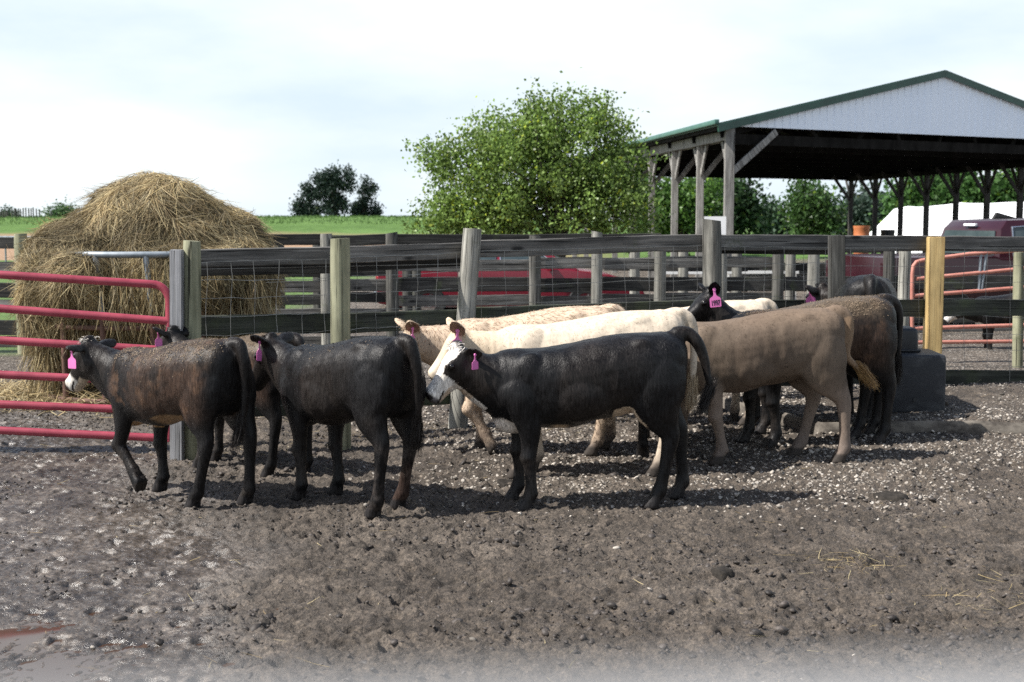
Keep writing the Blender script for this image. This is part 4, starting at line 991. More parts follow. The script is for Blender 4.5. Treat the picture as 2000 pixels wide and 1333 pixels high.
#PART5
# ------------------------------------------------------------------ cattle
def sgnpow(v, e): return np.sign(v) * np.abs(v) ** e
class Loft:
    def __init__(s): s.V = []; s.F = []; s.n = 0
    def add(s, rings, n=22, e=1.0):
        """rings: (centre, U, V, ru, rv_up, rv_dn)"""
        a = np.arange(n) * 2 * np.pi / n; ca, sa = sgnpow(np.cos(a), e), sgnpow(np.sin(a), e); V = []
        for c, U, W, ru, r1, r2 in rings:
            V.append(np.array(c)[None] + np.array(U)[None] * (ru * ca)[:, None] + np.array(W)[None] * np.where(sa > 0, sa * r1, sa * r2)[:, None])
        m = len(rings); b = s.n; V = np.concatenate(V); s.V += V.tolist(); s.n += len(V)
        ax = np.cross(rings[0][1], rings[0][2]); fwd = np.array(rings[-1][0]) - np.array(rings[0][0]); flip = np.dot(ax, fwd) < 0
        F = [(i * n + k, i * n + (k + 1) % n, (i + 1) * n + (k + 1) % n, (i + 1) * n + k) for i in range(m - 1) for k in range(n)] + [tuple(range(n - 1, -1, -1)), tuple((m - 1) * n + k for k in range(n))]
        s.F += [tuple(b + q for q in (f[::-1] if flip else f)) for f in F]
    def ell(s, c, r, rot=None):
        V = V1 * np.array(r); 
        if rot is not None: V = V @ np.array(rot).T
        b = s.n; s.V += (V + np.array(c)).tolist(); s.n += len(V); s.F += (F1 + b).tolist()
    def path(s, pts, rs, rl=None, n=14, lat=None):
        """tube along pts; rs fore-aft radius, rl lateral radius"""
        pts = [np.array(p, float) for p in pts]; rl = rl or rs; m = len(pts); rings = []
        for i in range(m):
            t = pts[min(i + 1, m - 1)] - pts[max(i - 1, 0)]; t /= np.linalg.norm(t)
            U = np.array(lat if lat is not None else (0, 1, 0), float); U = U - t * U.dot(t); U /= np.linalg.norm(U); W = np.cross(t, U)
            rings.append((pts[i], U, W, rl[i], rs[i], rs[i]))
        s.add(rings, n)
V1, F1 = icosphere(3)
TORSO = [  # x, top, bottom, half width
    (-.575, .985, .80, .06), (-.55, 1.02, .70, .125), (-.50, 1.052, .62, .175), (-.42, 1.068, .585, .205), (-.32, 1.068, .60, .222), (-.22, 1.062, .575, .228),
    (-.10, 1.048, .545, .238), (.03, 1.025, .515, .246), (.15, 1.0, .492, .246), (.27, .982, .482, .232), (.38, .972, .485, .208), (.47, .968, .495, .188), (.56, .958, .52, .16), (.63, .935, .57, .115)]
FRONT = np.array([(.40, .105, .86, .10, .055), (.435, .13, .74, .135, .075), (.445, .14, .64, .115, .075), (.425, .14, .55, .088, .066), (.412, .135, .47, .068, .054), (.412, .13, .39, .054, .046),
                  (.418, .13, .325, .050, .047), (.410, .13, .275, .041, .039), (.404, .13, .20, .035, .034), (.402, .13, .13, .040, .040), (.404, .13, .105, .044, .043), (.418, .13, .072, .040, .042)])
HIND = np.array([(-.33, .09, .93, .15, .07), (-.36, .135, .81, .185, .085), (-.372, .145, .71, .178, .084), (-.388, .145, .62, .158, .076), (-.422, .142, .55, .122, .064), (-.456, .138, .495, .086, .053),
                 (-.482, .135, .445, .064, .046), (-.486, .135, .385, .052, .042), (-.474, .135, .27, .0395, .036), (-.460, .135, .155, .040, .037), (-.452, .135, .108, .048, .044), (-.432, .135, .072, .042, .043)])
def legpts(base, sidev, kind, spec):
    """spec: dict(dx, dy, bend=(upper, knee, fetlock) degrees, lift)"""
    P = base.copy(); P[:, 1] *= sidev
    k_, f_ = 6, 10     # knee / hock and fetlock index
    b = spec.get('bend')
    if b:
        piv = P[2 if kind == 'F' else 2][[0, 2]].copy()
        def rot(i0, pv, deg):
            a = math.radians(deg); c, s_ = math.cos(a), math.sin(a)
            q = P[i0:][:, [0, 2]] - pv; P[i0:, 0] = pv[0] + q[:, 0] * c - q[:, 1] * s_; P[i0:, 2] = pv[1] + q[:, 0] * s_ + q[:, 1] * c
        rot(3, piv, b[0]); rot(k_ + 1, P[k_][[0, 2]].copy(), b[1]); rot(f_ + 1, P[f_][[0, 2]].copy(), b[2])
        spec['_hoofrot'] = b[0] + b[1] + b[2]
    zp = .80; wgt = np.clip((zp - P[:, 2]) / zp, 0, 1) ** .9
    P[:, 0] += spec.get('dx', 0) * wgt; P[:, 1] += spec.get('dy', 0) * sidev * wgt
    if spec.get('lift'): P[:, 2] += spec['lift'] * np.clip((.6 - P[:, 2]) / .5, 0, 1)
    return P
def add_leg(Lf, P, spec):
    # refine with a catmull-rom pass
    Q = []
    for i in range(len(P) - 1):
        p0, p1, p2, p3 = P[max(i - 1, 0)], P[i], P[i + 1], P[min(i + 2, len(P) - 1)]
        for t in (0, .33, .66): Q.append(.5 * ((2 * p1) + (-p0 + p2) * t + (2 * p0 - 5 * p1 + 4 * p2 - p3) * t * t + (-p0 + 3 * p1 - 3 * p2 + p3) * t ** 3))
    Q.append(P[-1]); Q = np.array(Q)
    Lf.path(Q[:, :3], list(Q[:, 3]), list(Q[:, 4]), 16)
    if P[0][0] < 0:
        hk = P[6][:3] * .6 + P[5][:3] * .4; dd = P[6][:3] - P[4][:3]; bk = np.array([-abs(dd[2]), 0, -abs(dd[0])]); bk /= np.linalg.norm(bk); Lf.ell(hk + bk * .038 + np.array([0, 0, .012]), (.024, .024, .05))
    else:
        Lf.ell(P[6][:3] + np.array([.006, 0, 0]), (.05, .05, .045))
    # cloven hoof
    a = math.radians(spec.get('_hoofrot', 0)); e = P[-1][:3]
    def tr(dx, dz): return (dx * math.cos(a) - dz * math.sin(a), dx * math.sin(a) + dz * math.cos(a))
    for s_ in (-1, 1):
        rings = []
        for dx, dz, rf, rl in ((-.012, .03, .032, .022), (.004, 0, .041, .024), (.016, -.03, .049, .0265), (.028, -.06, .056, .029), (.032, -.074, .055, .028)):
            u, v = tr(dx, dz); c = e + np.array([u, s_ * .0235, v]); ux, uz = tr(1, 0)
            rings.append((c, (0, 1, 0), (ux, 0, uz), rl, rf, rf * .8))
        Lf.add(rings, 14)
        u, v = tr(-.045, .03); Lf.ell(e + np.array([u, s_ * .022, v]), (.014, .012, .02))
def rotv(v, axis, deg): return np.array(Matrix.Rotation(math.radians(deg), 3, Vector(axis)) @ Vector(v))
HEAD = [  # t (m along), up, down, half width
    (-.035, .030, .05, .045), (-.012, .060, .10, .075), (.022, .073, .140, .090), (.065, .074, .155, .099), (.105, .069, .152, .101), (.145, .060, .130, .090), (.19, .051, .106, .074), (.232, .046, .090, .064),
    (.27, .043, .082, .063), (.30, .043, .080, .068), (.325, .038, .074, .068), (.343, .022, .060, .058), (.353, .0, .04, .040)]
def cow(label, px, D, a, s, zg=0.0, neck=(10, 0), head=(-48, 0), neckL=.42, legs=None, tail=None, coat='black', ears=None, tagspec=None, fat=1.0, hair=9000, flakes=0, tailr=.03, hairlen=.02, eyetag=True, drop=0.0, headroll=0, sx=1.0, earsc=1.0):
    Lf = Loft(); legs = legs or {}
    Xa, Ya, Za = np.eye(3)
    rings = []
    for x, tp, bt, hw in TORSO:
        zc = bt + (tp - bt) * .52; hw = hw * (fat if x < .4 else 1)
        rings.append(((x, 0, zc), Ya, Za, hw, tp - zc, (zc - bt) * (1 + (fat - 1) * .5)))
    Lf.add(rings, 32, .86)
    for s_ in (-1, 1):
        Lf.ell((-.27, s_ * .125, .985), (.10, .06, .06)); Lf.ell((-.505, s_ * .06, .965), (.06, .04, .05)); Lf.ell((.405, s_ * .125, .80), (.12, .075, .16)); Lf.ell((.52, s_ * .1, .70), (.10, .085, .12))
        Lf.ell((-.38, s_ * .13, .76), (.16, .105, .22)); Lf.ell((.10, s_ * .16, .70), (.22, .1, .16)); Lf.ell((-.20, s_ * .13, .70), (.12, .07, .10))
    Lf.ell((.55, 0, .64), (.10, .10, .14)); Lf.ell((.49, 0, .545), (.13, .085, .09)); Lf.ell((-.52, 0, 1.04), (.09, .05, .04)); Lf.ell((.38, 0, .92), (.18, .06, .05))
    L = {}
    for key in ('FL', 'FR', 'HL', 'HR'):
        sp = dict(legs.get(key, {})); P = legpts(FRONT if key[0] == 'F' else HIND, 1 if key[1] == 'L' else -1, key[0], sp); add_leg(Lf, P, sp); L[key] = P
    # neck
    nb = np.array([.44, 0, .775]); nd = rotv(rotv((1, 0, 0), (0, 1, 0), -neck[0]), (0, 0, 1), neck[1]); poll = nb + nd * neckL
    hf = rotv(rotv((1, 0, 0), (0, 1, 0), -head[0]), (0, 0, 1), head[1]); hl = np.cross((0, 0, 1), hf); hl /= np.linalg.norm(hl); hu = np.cross(hf, hl)
    if headroll: hl = rotv(hl, hf, headroll); hu = np.cross(hf, hl)
    rings = []
    hz = np.array([hf[0], hf[1], 0]); hz /= np.linalg.norm(hz)
    c1 = nb + np.array([1, 0, .05]) * neckL * .5
    endp = poll + hf * .05 - hu * .03
    for i in range(9):
        t = i / 8; c = (1 - t) ** 2 * nb + 2 * t * (1 - t) * c1 + t * t * endp
        tg = 2 * (1 - t) * (c1 - nb) + 2 * t * (endp - c1); tg /= np.linalg.norm(tg); U = np.cross((0, 0, 1), tg); U /= np.linalg.norm(U); W = np.cross(tg, U)
        k = t; rings.append((c, U, W, (.172 * (1 - k ** 1.25) + .086 * k ** 1.25), .185 * (1 - k) + .095 * k, .29 * (1 - k) + .128 * k))
    Lf.add(rings, 24, .95)
    rings = [(poll + hf * t, hl, hu, wv, u, d) for t, u, d, wv in HEAD]; Lf.add(rings, 24, .9)
    Hp = lambda t, l, u: poll + hf * t + hl * l + hu * u
    rotH = np.stack([hf, hl, hu], 1)
    Lf.ell(Hp(.0, 0, .055), (.05, .055, .035), rotH)
    for s_ in (-1, 1):
        Lf.ell(Hp(.108, s_ * .080, .030), (.036, .028, .028), rotH); Lf.ell(Hp(.075, s_ * .068, -.085), (.072, .034, .066), rotH); Lf.ell(Hp(.312, s_ * .036, .010), (.030, .03, .03), rotH)
    Lf.ell(Hp(.318, 0, -.03), (.036, .060, .048), rotH)
    # ears
    E = {}
    for s_, key in ((1, 'L'), (-1, 'R')):
        ed, ef = (ears or {}).get(key, ((-.25, 1, .05), (.9, .25, -.1)))
        ed = np.array(ed, float); ef = np.array(ef, float); ed[1] *= s_; ef[1] *= s_
        ed = rotH @ (ed / np.linalg.norm(ed)); ef = rotH @ ef; ef = ef - ed * ef.dot(ed); ef /= np.linalg.norm(ef); es = np.cross(ed, ef)
        b = Hp(.012, s_ * .062, .012); n = 16; aa = np.arange(n) * 2 * np.pi / n; VV = []
        prof = [(.0, .026, .024, 0), (.03, .034, .02, .008), (.06, .052, .0125, .020), (.095, .060, .011, .024), (.13, .052, .0105, .02), (.16, .033, .010, .012), (.178, .012, .008, .004)]
        for tt, wd, th, cup in prof:
            wd, tt = wd * earsc, tt * earsc; u_ = np.cos(aa) * wd; v_ = np.sin(aa) * th + cup * (u_ / wd) ** 2 - cup * .5
            VV.append((b + ed * tt)[None] + es[None] * u_[:, None] + ef[None] * v_[:, None])
        VV = np.concatenate(VV); m = len(prof); base = Lf.n; Lf.V += VV.tolist(); Lf.n += len(VV)
        FF = [(i * n + k, i * n + (k + 1) % n, (i + 1) * n + (k + 1) % n, (i + 1) * n + k) for i in range(m - 1) for k in range(n)] + [tuple(range(n - 1, -1, -1)), tuple((m - 1) * n + k for k in range(n))]
        flip = np.dot(np.cross(es, ef), ed) < 0
        Lf.F += [tuple(base + q for q in (f[::-1] if flip else f)) for f in FF]
        E[key] = (b, ed, ef, es)
    # tail
    tl = tail or [(-.53, 0, 1.03), (-.60, 0, 1.01), (-.635, 0, .93), (-.645, 0, .80), (-.64, 0, .66), (-.635, 0, .54)]
    Q = []
    T_ = np.array(tl, float)
    for i in range(len(T_) - 1):
        p0, p1, p2, p3 = T_[max(i - 1, 0)], T_[i], T_[i + 1], T_[min(i + 2, len(T_) - 1)]
        for t in np.arange(0, 1, .2): Q.append(.5 * ((2 * p1) + (-p0 + p2) * t + (2 * p0 - 5 * p1 + 4 * p2 - p3) * t * t + (-p0 + 3 * p1 - 3 * p2 + p3) * t ** 3))
    Q.append(T_[-1]); rr = [tailr * (1.55 - .85 * i / (len(Q) - 1)) for i in range(len(Q))]
    Lf.path(Q, rr, rr, 12)
    me = evalmods(Lf.V, Lf.F, [('REMESH', dict(mode='VOXEL', voxel_size=.0098)), ('SMOOTH', dict(factor=.5, iterations=7))])
    n = len(me.vertices); co = np.empty(n * 3); me.vertices.foreach_get('co', co); co = co.reshape(-1, 3)
    nn = np.empty(n * 3); me.vertices.foreach_get('normal', nn); nn = nn.reshape(-1, 3)
    # soft muscle and rib relief, neck folds
    body = ss(.30, .5, co[:, 2]) * (1 - ss(.6, .75, co[:, 0]))
    co = co + nn * (body * (fbm(co * np.array([6, 6, 4]), 3, 17) - .5) * .03)[:, None]
    rib = np.sin(co[:, 0] * 62 + 3 * vn(co * 3, 5)) * ss(-.2, -.1, co[:, 0]) * (1 - ss(.2, .32, co[:, 0])) * ss(.55, .68, co[:, 2]) * (1 - ss(.9, .98, co[:, 2]))
    co = co + nn * (rib * .0018)[:, None]
    fold = np.sin(co[:, 0] * 130 + 5 * vn(co * 5, 8)) * ss(.47, .55, co[:, 0]) * (1 - ss(.75, .85, co[:, 0])) * ss(.7, .8, co[:, 2]); co = co + nn * (fold * .0009)[:, None]
    if drop: co[:, 2] -= 0
    me.vertices.foreach_set('co', co.ravel()); me.update()
    for f in me.polygons: f.use_smooth = True
    hd = (co - poll) @ rotH
    isH = (np.linalg.norm(co - Hp(.2, 0, -.02), axis=1) < .30) & (hd[:, 0] > -.03)
    cols, matt = coatcol(coat, co, hd, isH, nn, E, tl)
    setcol(me, 'coat', cols)
    pale = matt
    o = link('cow', me, M['coat_matt'] if pale else M['coat'])
    tag(o, label, 'cow', 'young cattle walking through the muddy pen')
    g = Vector((xat(px, D), D, zg))
    o.location = g; o.rotation_euler = (0, 0, math.pi - math.radians(a)); o.scale = (s * sx, s, s)
    # eyes
    for s_ in (-1, 1):
        V, F = icosphere(2); em = mesh_np('eye', V * .021 * np.array([1, .8, .9]) @ rotH.T * 1.0 + Hp(.112, s_ * .098, .026), F, True); link('eye', em, M['eye'], o, False)
    # hair: fine blades lying along the coat
    if hair:
        def wf(c, nrm):
            h_ = (c - poll) @ rotH; fac = 1 - .75 * ((h_[:, 0] > .0) & (np.linalg.norm(c - Hp(.2, 0, -.02), axis=1) < .3)); fac = fac * ss(.02, .12, c[:, 2]); return fac
        P, Nn, T, b = surfsample(me, hair, wf)
        flow = np.tile([-.62, 0, -.78], (len(P), 1)); low = P[:, 2] < .5; flow[low] = (-.1, 0, -1)
        h_ = (P - poll) @ rotH; hh = h_[:, 0] > -.02; flow[hh] = -hf + .2 * hu * 0
        flow = flow + (np.stack([fbm(P * 7, 2, 3), fbm(P * 7, 2, 4), fbm(P * 7, 2, 5)], 1) - .5) * (2.4 if pale else 1.1) + rng.normal(0, .15, P.shape)
        fl = unit(flow - Nn * (flow * Nn).sum(1)[:, None]); lift = rng.uniform(.08, .34 if not pale else (.45 if coat == 'tan' else .28), len(P))[:, None]
        Dd = unit(fl + Nn * lift); Wv = unit(np.cross(Nn, Dd))
        Ln = rng.uniform(.6, 1.3, len(P))[:, None] * hairlen; wd = rng.uniform(.0014, .0032, len(P))[:, None] * (1.2 if pale else 1)
        P0 = P - Nn * .003
        Vb = np.stack([P0 + Wv * wd, P0 - Wv * wd, P0 + Dd * Ln], 1).reshape(-1, 3)
        cc = (cols[T] * b[:, :, None]).sum(1) * (rng.uniform(.78, 1.15, (len(P), 1)) if pale else rng.uniform(.4, 2.1, (len(P), 1)) * np.array([[1.08, 1.0, .96]]))
        hm_ = mesh_np('hair', Vb, np.arange(len(P) * 3).reshape(-1, 3), not pale, np.repeat(cc, 3, 0))
        if not pale: hm_.normals_split_custom_set_from_vertices(np.repeat(unit(Nn + fl * .15), 3, 0).tolist())
        link('hair', hm_, M['fur_matt'] if pale else M['fur'], o, False)
    # tail switch
    te = np.array(tl[-1]); td = unit(np.array(tl[-1]) - np.array(tl[-2])); td = unit(td + np.array([0, 0, -.25]))
    k = 1700; D0_ = unit(td + rng.normal(0, .10, (k, 3))); P = te - td * .10 * rng.uniform(0, 1, (k, 1)) + rng.normal(0, .012, (k, 3)); Ln = rng.uniform(.04, .14, k)
    tip = {'grey': (.42, .26, .10), 'cream': (.42, .33, .22), 'tan': (.36, .26, .16)}.get(coat, (.022, .018, .016)); rootc = {'grey': (.16, .10, .055)}.get(coat, tip)
    fr = rng.uniform(0, 1, (k, 1)); cc = (np.array(rootc) * (1 - fr) + np.array(tip) * fr) * rng.uniform(.7, 1.2, (k, 1))
    blades('tail_switch', P, D0_, unit(np.cross(D0_, rng.normal(size=(k, 3)))), Ln, rng.uniform(.0012, .003, k), cc, M['fur'], np.c_[rng.normal(0, .01, (k, 2)), np.full(k, -.02)]).parent = o
    # poll tuft
    k = 350; P = Hp(-.005, 0, .06)[None] + rng.normal(0, 1, (k, 3)) * np.array([.022, .03, .012]) ; D0_ = unit(hu * .5 + hf * .9 + rng.normal(0, .5, (k, 3))); i = np.argmin(((co - Hp(0, 0, .08)) ** 2).sum(1))
    blades('forelock', P, D0_, unit(np.cross(D0_, rng.normal(size=(k, 3)))), rng.uniform(.015, .034, k), rng.uniform(.002, .004, k), cols[i][None] * rng.uniform(.7, 1.3, (k, 1)), M['fur_matt'] if pale else M['fur']).parent = o
    # dried mud and chaff caught in the coat
    if flakes:
        def wf(c, nrm): return ss(.72, 1.0, c[:, 2]) * (.1 + ss(.2, .9, nrm[:, 2])) * (1 - ss(.5, .62, c[:, 0])) * ss(.35, .6, fbm(c * 5, 3, 66)) * (1 - ss(-.42, -.56, c[:, 0]))
        P, Nn, T, b = surfsample(me, flakes, wf); r1 = unit(rng.normal(size=P.shape)); u_ = unit(np.cross(Nn, r1)); v_ = np.cross(Nn, u_); sz = rng.uniform(.0015, .0055, len(P))[:, None]
        P = P + Nn * .004; u_ = unit(u_ + Nn * rng.normal(0, .35, (len(P), 1)))
        Vb = np.stack([P - u_ * sz * 1.6, P + v_ * sz * .6, P + u_ * sz * 1.6, P - v_ * sz * .6], 1).reshape(-1, 3)
        cc = np.array([[.19, .145, .10]]) * rng.uniform(.3, 1.5, (len(P), 1))
        link('dried_mud_flake', mesh_np('dried_mud_flake', Vb, np.arange(len(P) * 4).reshape(-1, 4), False, np.repeat(cc, 4, 0)), M['hay'], o, False)
    # ear tag: plate with neck and button, hanging from the middle of an ear
    if tagspec:
        key, off, yaw, tilt, txt, tsc = tagspec
        b, ed, ef, es = E[key]
        anchor = Vector(b + ed * off + ef * .014)
        mb = MB(); prof = [(-.008, .006), (-.0085, -.035), (-.016, -.046), (-.033, -.056), (-.037, -.066), (-.037, -.112), (-.033, -.117), (.033, -.117), (.037, -.112), (.037, -.066), (.033, -.056), (.016, -.046), (.0085, -.035), (.008, .006)]
        mb.prism([(x, -.0012, z) for x, z in prof], (0, .0024, 0)); mb.tube([(0, -.006, 0), (0, .004, 0)], .011, 14)
        tg = mb.mesh('ear_tag'); to = link('ear_tag', tg, M['tagpink'], o, False)
        # yaw is the world facing of the plate; undo the cow's own turn
        mloc = Matrix.Rotation(math.radians(yaw) - o.rotation_euler.z, 4, 'Z') @ Matrix.Rotation(math.radians(tilt), 4, 'Y')
        to.matrix_local = Matrix.Translation(anchor) @ mloc @ Matrix.Scale(tsc, 4)
        if txt:
            cu = bpy.data.curves.new('digits', 'FONT'); cu.body = txt; cu.size = .036; cu.align_x = 'CENTER'; cu.extrude = .0006; cu.space_character = .95; cu.offset = .0008
            tmp = bpy.data.objects.new('tmp', cu); C.objects.link(tmp); dg = bpy.context.evaluated_depsgraph_get(); dg.update()
            dm = bpy.data.meshes.new_from_object(tmp.evaluated_get(dg)); bpy.data.objects.remove(tmp)
            do = link('tag_number', dm, M['tagink'], to, False); do.matrix_local = Matrix.Translation((0, -.0022, -.105)) @ Matrix.Rotation(math.pi / 2, 4, 'X') @ Matrix.Diagonal((.86, 1.35, 1, 1))
    return o

def coatcol(kind, co, hd, isH, nn, E, tl):
    n = len(co); x, y, z = co.T; t, l, u = hd[:, 0] / .353, hd[:, 1], hd[:, 2]
    f1 = fbm(co * 5, 4, 101); f2 = fbm(co * 14, 4, 103); f3 = fbm(co * 2.3, 3, 107)
    j = (f1 - .5) * .06
    def put(c, m, col): 
        m = np.clip(m, 0, 1)[:, None]; return c * (1 - m) + np.array(col)[None] * m
    matt = kind in ('cream', 'tan', 'grey')
    hoof = 1 - ss(.055, .075, z)
    if kind in ('black', 'whiteface', 'brownblack', 'muddyblack', 'greyblack'):
        c = np.tile([.0075, .0072, .0077], (n, 1)) * (.75 + .5 * f1)[:, None]
        c = put(c, (f3 > .5) * .5 * ss(.5, .65, f3) * ss(.35, .6, z), (.022, .017, .014))
        c = put(c, (1 - ss(.25, .45, z)) * ss(.45, .7, f2) * .6, (.035, .029, .025))       # dusty lower legs
        if kind == 'greyblack': c = put(c, (1 - ss(.3, .5, z)) * (x < -.2) * ss(.4, .6, f2) * .8, (.06, .05, .045)); c = put(c, (1 - ss(.2, .35, z)) * (y < 0) * (x < -.2) * .6, (.055, .034, .026))
        if kind in ('brownblack', 'muddyblack'):
            side_ = ss(.5, .66, z) * (1 - ss(.45, .6, x)) * ss(-.52, -.38, x)
            c = put(c, side_ * ss(.34, .70, f1 * .6 + f3 * .4) * .95, (.044, .026, .018))
            c = put(c, ss(.86, 1.0, z + j) * ss(-.56, -.4, x) * (1 - ss(.48, .6, x)) * ss(.35, .6, f2) * .65, (.085, .062, .042))
            c = put(c, side_ * ss(.52, .72, f2) * .7, (.075, .043, .026))
        if kind == 'muddyblack': c = put(c, ss(.88, 1.0, z + j) * ss(-.5, -.3, x) * (1 - ss(.25, .4, x)) * .75, (.11, .082, .055))
        if kind == 'brownblack':
            c = put(c, ss(.25, .33, x) * (1 - ss(.47, .52, x)) * (1 - ss(.50, .54, z + j)) * (z > .44) * (np.abs(y) < .12), (.30, .18, .08))
            c = put(c, ss(-.25, -.18, x) * (1 - ss(.05, .12, x)) * (1 - ss(.57, .60, z + j)) * (z > .46) * (np.abs(y) < .2), (.22, .14, .075))
            w = isH * ss(.66, .72, t + j) ; c = put(c, w, (.62, .58, .52)); c = put(c, isH * ss(.90, .95, t + j) * (u > -.03), (.02, .018, .018)); c = put(c, isH * ss(.55, .6, t) * (u < -.06), (.40, .33, .25))
            c = put(c, isH * (np.abs(t) < .1) * (u > .055) * (np.abs(l) < .03), (.6, .56, .5))
        if kind == 'whiteface':
            al = np.abs(l)
            eye = np.sqrt(((t - .315) / .17) ** 2 + ((u - .012) / .042) ** 2) < 1
            w = isH * ss(-.06, .0, t + j) * ((u > .036 + .25 * j) | (al < .05) & (u > .0))
            w = np.maximum(w, isH * (t > .50 + j) * 1.0); w = np.maximum(w, isH * (t > .5 + j) * (u < -.095)); w = np.maximum(w, isH * (t > .52 + j) * (u < -.055 + .2 * (t - .4)))
            w = w * (1 - eye); earm = np.zeros(n)
            for b, ed, ef, es in E.values(): earm = np.maximum(earm, (((co - b) @ ed > .015) & (np.linalg.norm(co - b, axis=1) < .21)) * 1.0)
            w = w * (1 - earm)
            c = put(c, w * 1.0, (.66, .62, .57)); c = put(c, w * (u < -.05) * ss(.45, .6, f2), (.48, .38, .29))
            c = put(c, isH * ss(.88, .92, t + j * .5) * (u > -.012), (.025, .023, .025)); c = put(c, isH * ss(.86, .91, t + j * .5) * (u <= -.012), (.12, .11, .115)); c = put(c, isH * ss(.97, 1.0, t), (.02, .02, .02))
            c = put(c, (x > -.30) * (x < -.10 + j) * (z < .615 + .25 * (-.12 - x) + j * .3) * (z > .5) * (np.abs(y) < .17), (.46, .36, .26))
            c = put(c, ss(.16, .2, x) * (1 - ss(.24, .30, x)) * (1 - ss(.51, .53, z)) * (z > .45) * (np.abs(y) < .16), (.42, .31, .2))
            c = put(c, ss(.43, .47, x) * (1 - ss(.60, .64, x)) * (1 - ss(.535, .56, z + j)) * (z > .44) * (np.abs(y) < .095), (.60, .54, .48))
        if kind in ('whiteface', 'brownblack'):
            for s_ in (-1, 1): c = put(c, isH * (np.sqrt(((t - .955) * .353 / .018) ** 2 + ((l - s_ * .04) / .018) ** 2 + ((u - .006) / .02) ** 2) < 1), (.006, .005, .005))
            c = put(c, isH * (t > .72) * (np.abs(u + .048 + .10 * (t - .85)) < .007), (.02, .016, .015))
        c = put(c, hoof, (.022, .02, .02))
        return c, False
    if kind == 'cream':
        c = np.tile([.50, .425, .335], (n, 1)) * (.85 + .3 * f1)[:, None]
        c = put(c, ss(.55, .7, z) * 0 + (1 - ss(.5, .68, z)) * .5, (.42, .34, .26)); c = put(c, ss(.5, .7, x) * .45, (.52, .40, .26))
        c = put(c, isH * ss(.45, .7, t) * .6, (.58, .50, .40)); c = put(c, isH * ss(.97, 1.0, t), (.30, .22, .19))
        for s_ in (-1, 1): c = put(c, isH * (np.sqrt(((t - .955) * .353 / .018) ** 2 + ((l - s_ * .036) / .016) ** 2 + ((u - .0) / .022) ** 2) < 1), (.02, .014, .012))
    elif kind == 'tan':
        c = np.tile([.42, .325, .24], (n, 1)) * (.8 + .4 * f1)[:, None]; c = put(c, ss(.9, 1.03, z) * .4, (.56, .45, .34)); c = put(c, isH * ss(.1, .5, t) * .4, (.34, .24, .16))
        c = put(c, (1 - ss(.1, .3, z)) * ss(.4, .6, f2), (.16, .11, .08))
    else:
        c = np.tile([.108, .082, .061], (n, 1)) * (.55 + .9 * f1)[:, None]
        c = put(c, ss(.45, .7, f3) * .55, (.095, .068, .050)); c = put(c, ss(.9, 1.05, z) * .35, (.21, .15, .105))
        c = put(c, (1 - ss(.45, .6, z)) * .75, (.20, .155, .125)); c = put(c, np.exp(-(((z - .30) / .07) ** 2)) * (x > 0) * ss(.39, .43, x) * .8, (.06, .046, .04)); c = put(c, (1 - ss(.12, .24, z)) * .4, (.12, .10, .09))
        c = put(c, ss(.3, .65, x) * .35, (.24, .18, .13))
        dt = np.min([np.linalg.norm(co - np.array(q), axis=1) for q in tl[2:]], axis=0); c = put(c, (dt < .07) * (x < -.57) * .7, (.26, .175, .11))
    for b, ed, ef, es in E.values():
        q = co - b; inner = ((q @ ed) > .03) & (np.linalg.norm(q, axis=1) < .21) & ((nn @ ef) > .25)
        c = put(c, inner * .85, (.22, .13, .09) if kind != 'grey' else (.05, .04, .035))
    if kind in ('cream', 'tan'):
        c = put(c, (1 - ss(.05, .38, z)) * ss(.42, .6, f2) * .8, (.14, .11, .09)); c = put(c, (1 - ss(.08, .14, z)) * .8, (.085, .07, .06))
    c = put(c, hoof, (.045, .038, .033))
    return c, True
#PART6

LS = ((-.35, 1, -.1), (.85, .3, -.25)); UP = ((-.3, 1, .35), (.9, .25, .0))
cow('black calf with white face, full side view at the centre of the pen', 1160, 8.1, -7, 1.0, 0.0, (26, 4), (-51, 8), .405,
    dict(FL=dict(dx=0), FR=dict(dx=.05), HL=dict(dx=.07), HR=dict(dx=-.17)),
    [(-.50, 0, 1.05), (-.585, 0, 1.055), (-.65, .02, .99), (-.685, .03, .90), (-.705, .04, .80), (-.725, .05, .72), (-.70, .06, .685)], 'whiteface',
    dict(L=((-.55, .75, -.55), (.5, .8, .1)), R=((-.3, 1, .2), (.9, .2, 0))), ('L', .095, 50, 0, None, .75), 1.0, 32000, earsc=.8)
cow('muddy brown-black calf with a white muzzle lifting a front hoof by the red gate', 350, 8.2, 33, .97, 0.0, (26, 14), (-52, 8), .44,
    dict(FL=dict(dx=-.05, bend=(24, -62, -30)), FR=dict(dx=-.03), HL=dict(dx=.17), HR=dict(dx=-.06)),
    [(-.50, 0, 1.04), (-.585, 0, 1.03), (-.625, 0, .94), (-.63, 0, .80), (-.625, 0, .64), (-.60, .03, .52)], 'brownblack',
    dict(L=((-.1, 1, -.05), (.9, .1, -.3)), R=((-.1, 1, .1), (.9, .1, -.2))), ('L', .12, -25, 0, None, 1.0), 1.05, 32000, 2200, sx=.88)
cow('glossy black calf seen from its rear flank with head turned away, between two others', 687, 8.05, 43, 1.0, 0.0, (26, 6), (-54, 20), .42,
    dict(FL=dict(dx=0), FR=dict(dx=-.06), HL=dict(dx=.03), HR=dict(dx=.13)),
    [(-.50, 0, 1.05), (-.59, 0, 1.03), (-.63, -.01, .94), (-.64, -.02, .80), (-.63, -.03, .64), (-.61, -.04, .52)], 'greyblack',
    dict(L=((-.3, 1, .35), (.3, .9, -.2)), R=((-.2, 1, .25), (.9, .2, 0))), ('L', .085, 78, 6, None, 1.0), 1.0, 32000, 120, sx=.87)
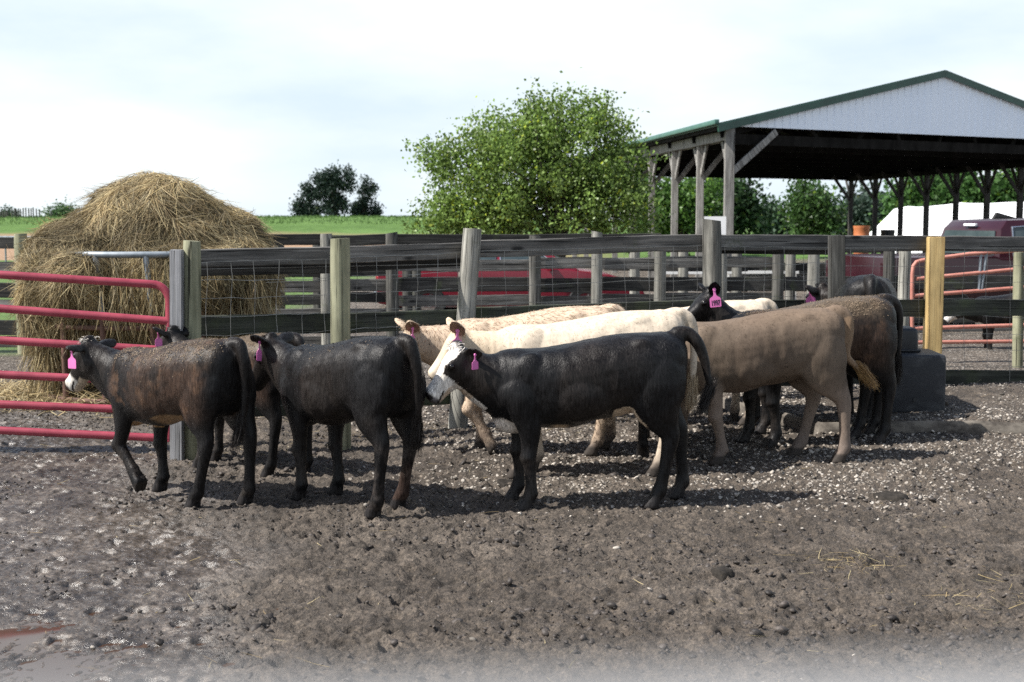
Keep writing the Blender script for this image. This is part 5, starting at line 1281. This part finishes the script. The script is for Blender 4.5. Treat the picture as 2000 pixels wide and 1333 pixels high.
cow('black calf half hidden behind the white-muzzled calf, only its ears and muddy back showing', 478, 9.2, 32, .92, 0.0, (29, 0), (-38, 0), .46,
    dict(FL=dict(dx=0), FR=dict(dx=.1), HL=dict(dx=.05), HR=dict(dx=-.1)), None, 'muddyblack', dict(L=((-.3, 1, .35), (.8, .5, -.2)), R=((-.2, 1, .3), (.9, .2, 0))), ('L', .1, 50, 0, None, .9), 1.0, 8000, 1500, sx=.88)
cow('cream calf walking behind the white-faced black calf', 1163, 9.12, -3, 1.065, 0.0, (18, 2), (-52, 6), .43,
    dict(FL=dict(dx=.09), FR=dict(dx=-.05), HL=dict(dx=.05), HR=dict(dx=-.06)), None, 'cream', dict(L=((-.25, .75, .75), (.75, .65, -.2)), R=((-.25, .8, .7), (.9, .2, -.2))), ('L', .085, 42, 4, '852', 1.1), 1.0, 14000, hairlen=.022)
cow('shaggy tan calf, farthest of the two pale ones, with its forehead towards the fence', 1050, 9.98, 0, 1.04, 0.0, (14, 6), (-60, 22), .45,
    dict(FL=dict(dx=-.02, bend=(16, -44, -26)), FR=dict(dx=-.02, bend=(10, -18, -8)), HL=dict(dx=.02), HR=dict(dx=-.1)), None, 'tan', dict(L=((-.2, .7, .8), (.7, .7, -.2)), R=((-.2, .8, .7), (.9, .2, -.2))), ('L', .09, 66, 5, None, 1.0), 1.0, 16000, hairlen=.034)
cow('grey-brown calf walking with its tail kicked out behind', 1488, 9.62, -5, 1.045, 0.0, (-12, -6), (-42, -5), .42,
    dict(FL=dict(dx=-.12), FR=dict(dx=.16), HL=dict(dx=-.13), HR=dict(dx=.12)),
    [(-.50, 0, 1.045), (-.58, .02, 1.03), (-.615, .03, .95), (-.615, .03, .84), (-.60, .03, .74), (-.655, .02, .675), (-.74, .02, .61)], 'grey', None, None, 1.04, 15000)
cow('black calf with a muddy brown rump standing behind the grey-brown calf', 1598, 10.38, -12, 1.085, 0.0, (2, -10), (-46, -20), .42,
    dict(FL=dict(dx=-.05), FR=dict(dx=.06), HL=dict(dx=-.03), HR=dict(dx=.04)), None, 'muddyblack', None, None, 1.03, 10000, 2600)
cow('black calf with the numbered pink tag 1997 raising its head over the others', 1596, 10.95, 3, 1.03, 0.0, (39, 2), (-38, 14), .50,
    dict(FL=dict(dx=0), FR=dict(dx=.06)), None, 'black', dict(L=((-.35, .8, .75), (.55, .8, -.1)), R=((-.2, .8, .5), (.9, .2, -.2))), ('L', .10, -3, -6, '1997', 1.2), 1.0, 8000)
cow('pale calf of which only a strip of back shows behind tag 1997', 1372, 11.45, 0, 1.0, 0, (0, -10), (-45, -10), .42,
    dict(HL=dict(dx=.05), HR=dict(dx=.18, bend=(14, -30, -20))), None, 'cream', None, None, 1.0, 5000)
cow('black heifer facing away towards the fence, its rounded rump highest', 1690, 11.75, 101, 1.12, .09, (12, 38), (-35, 40), .46,
    dict(HL=dict(dx=.03), HR=dict(dx=0)), None, 'black', dict(L=((-.3, 1, .1), (.4, .9, 0)), R=((-.3, 1, .1), (.9, .2, 0))), ('L', .1, 10, -8, None, 1.15), 1.0, 8000)
cow('black calf almost wholly hidden behind the cream calf, facing away', 1293, 10.15, 96, .98, 0.0, (-20, -10), (-40, -10), .40,
    dict(HL=dict(dx=-.06), HR=dict(dx=.16)), None, 'black', None, None, .95, 3000)
cow('small black cow with a white face beyond the faded rust-red gate', 1985, 17.0, 6, .80, 0, (4, 0), (-45, 0), .42, {}, None, 'whiteface', None, None, 1.0, 0)

# ------------------------------------------------------------------ rail the picture was taken over, close to the lens
mb = MB(); a = at(-900, 1385, .15); b = at(2900, 1275, .15); dv = Vector((0, 0, -.032))
mb.tube([a + dv, a.lerp(b, .5) + dv, b + dv], .03, 24)
o = mb.build('pipe_rail', M['rail_pale'], smooth=True, sharp=60); tag(o, 'blurred pale pipe rail along the bottom edge, right in front of the camera', 'rail')
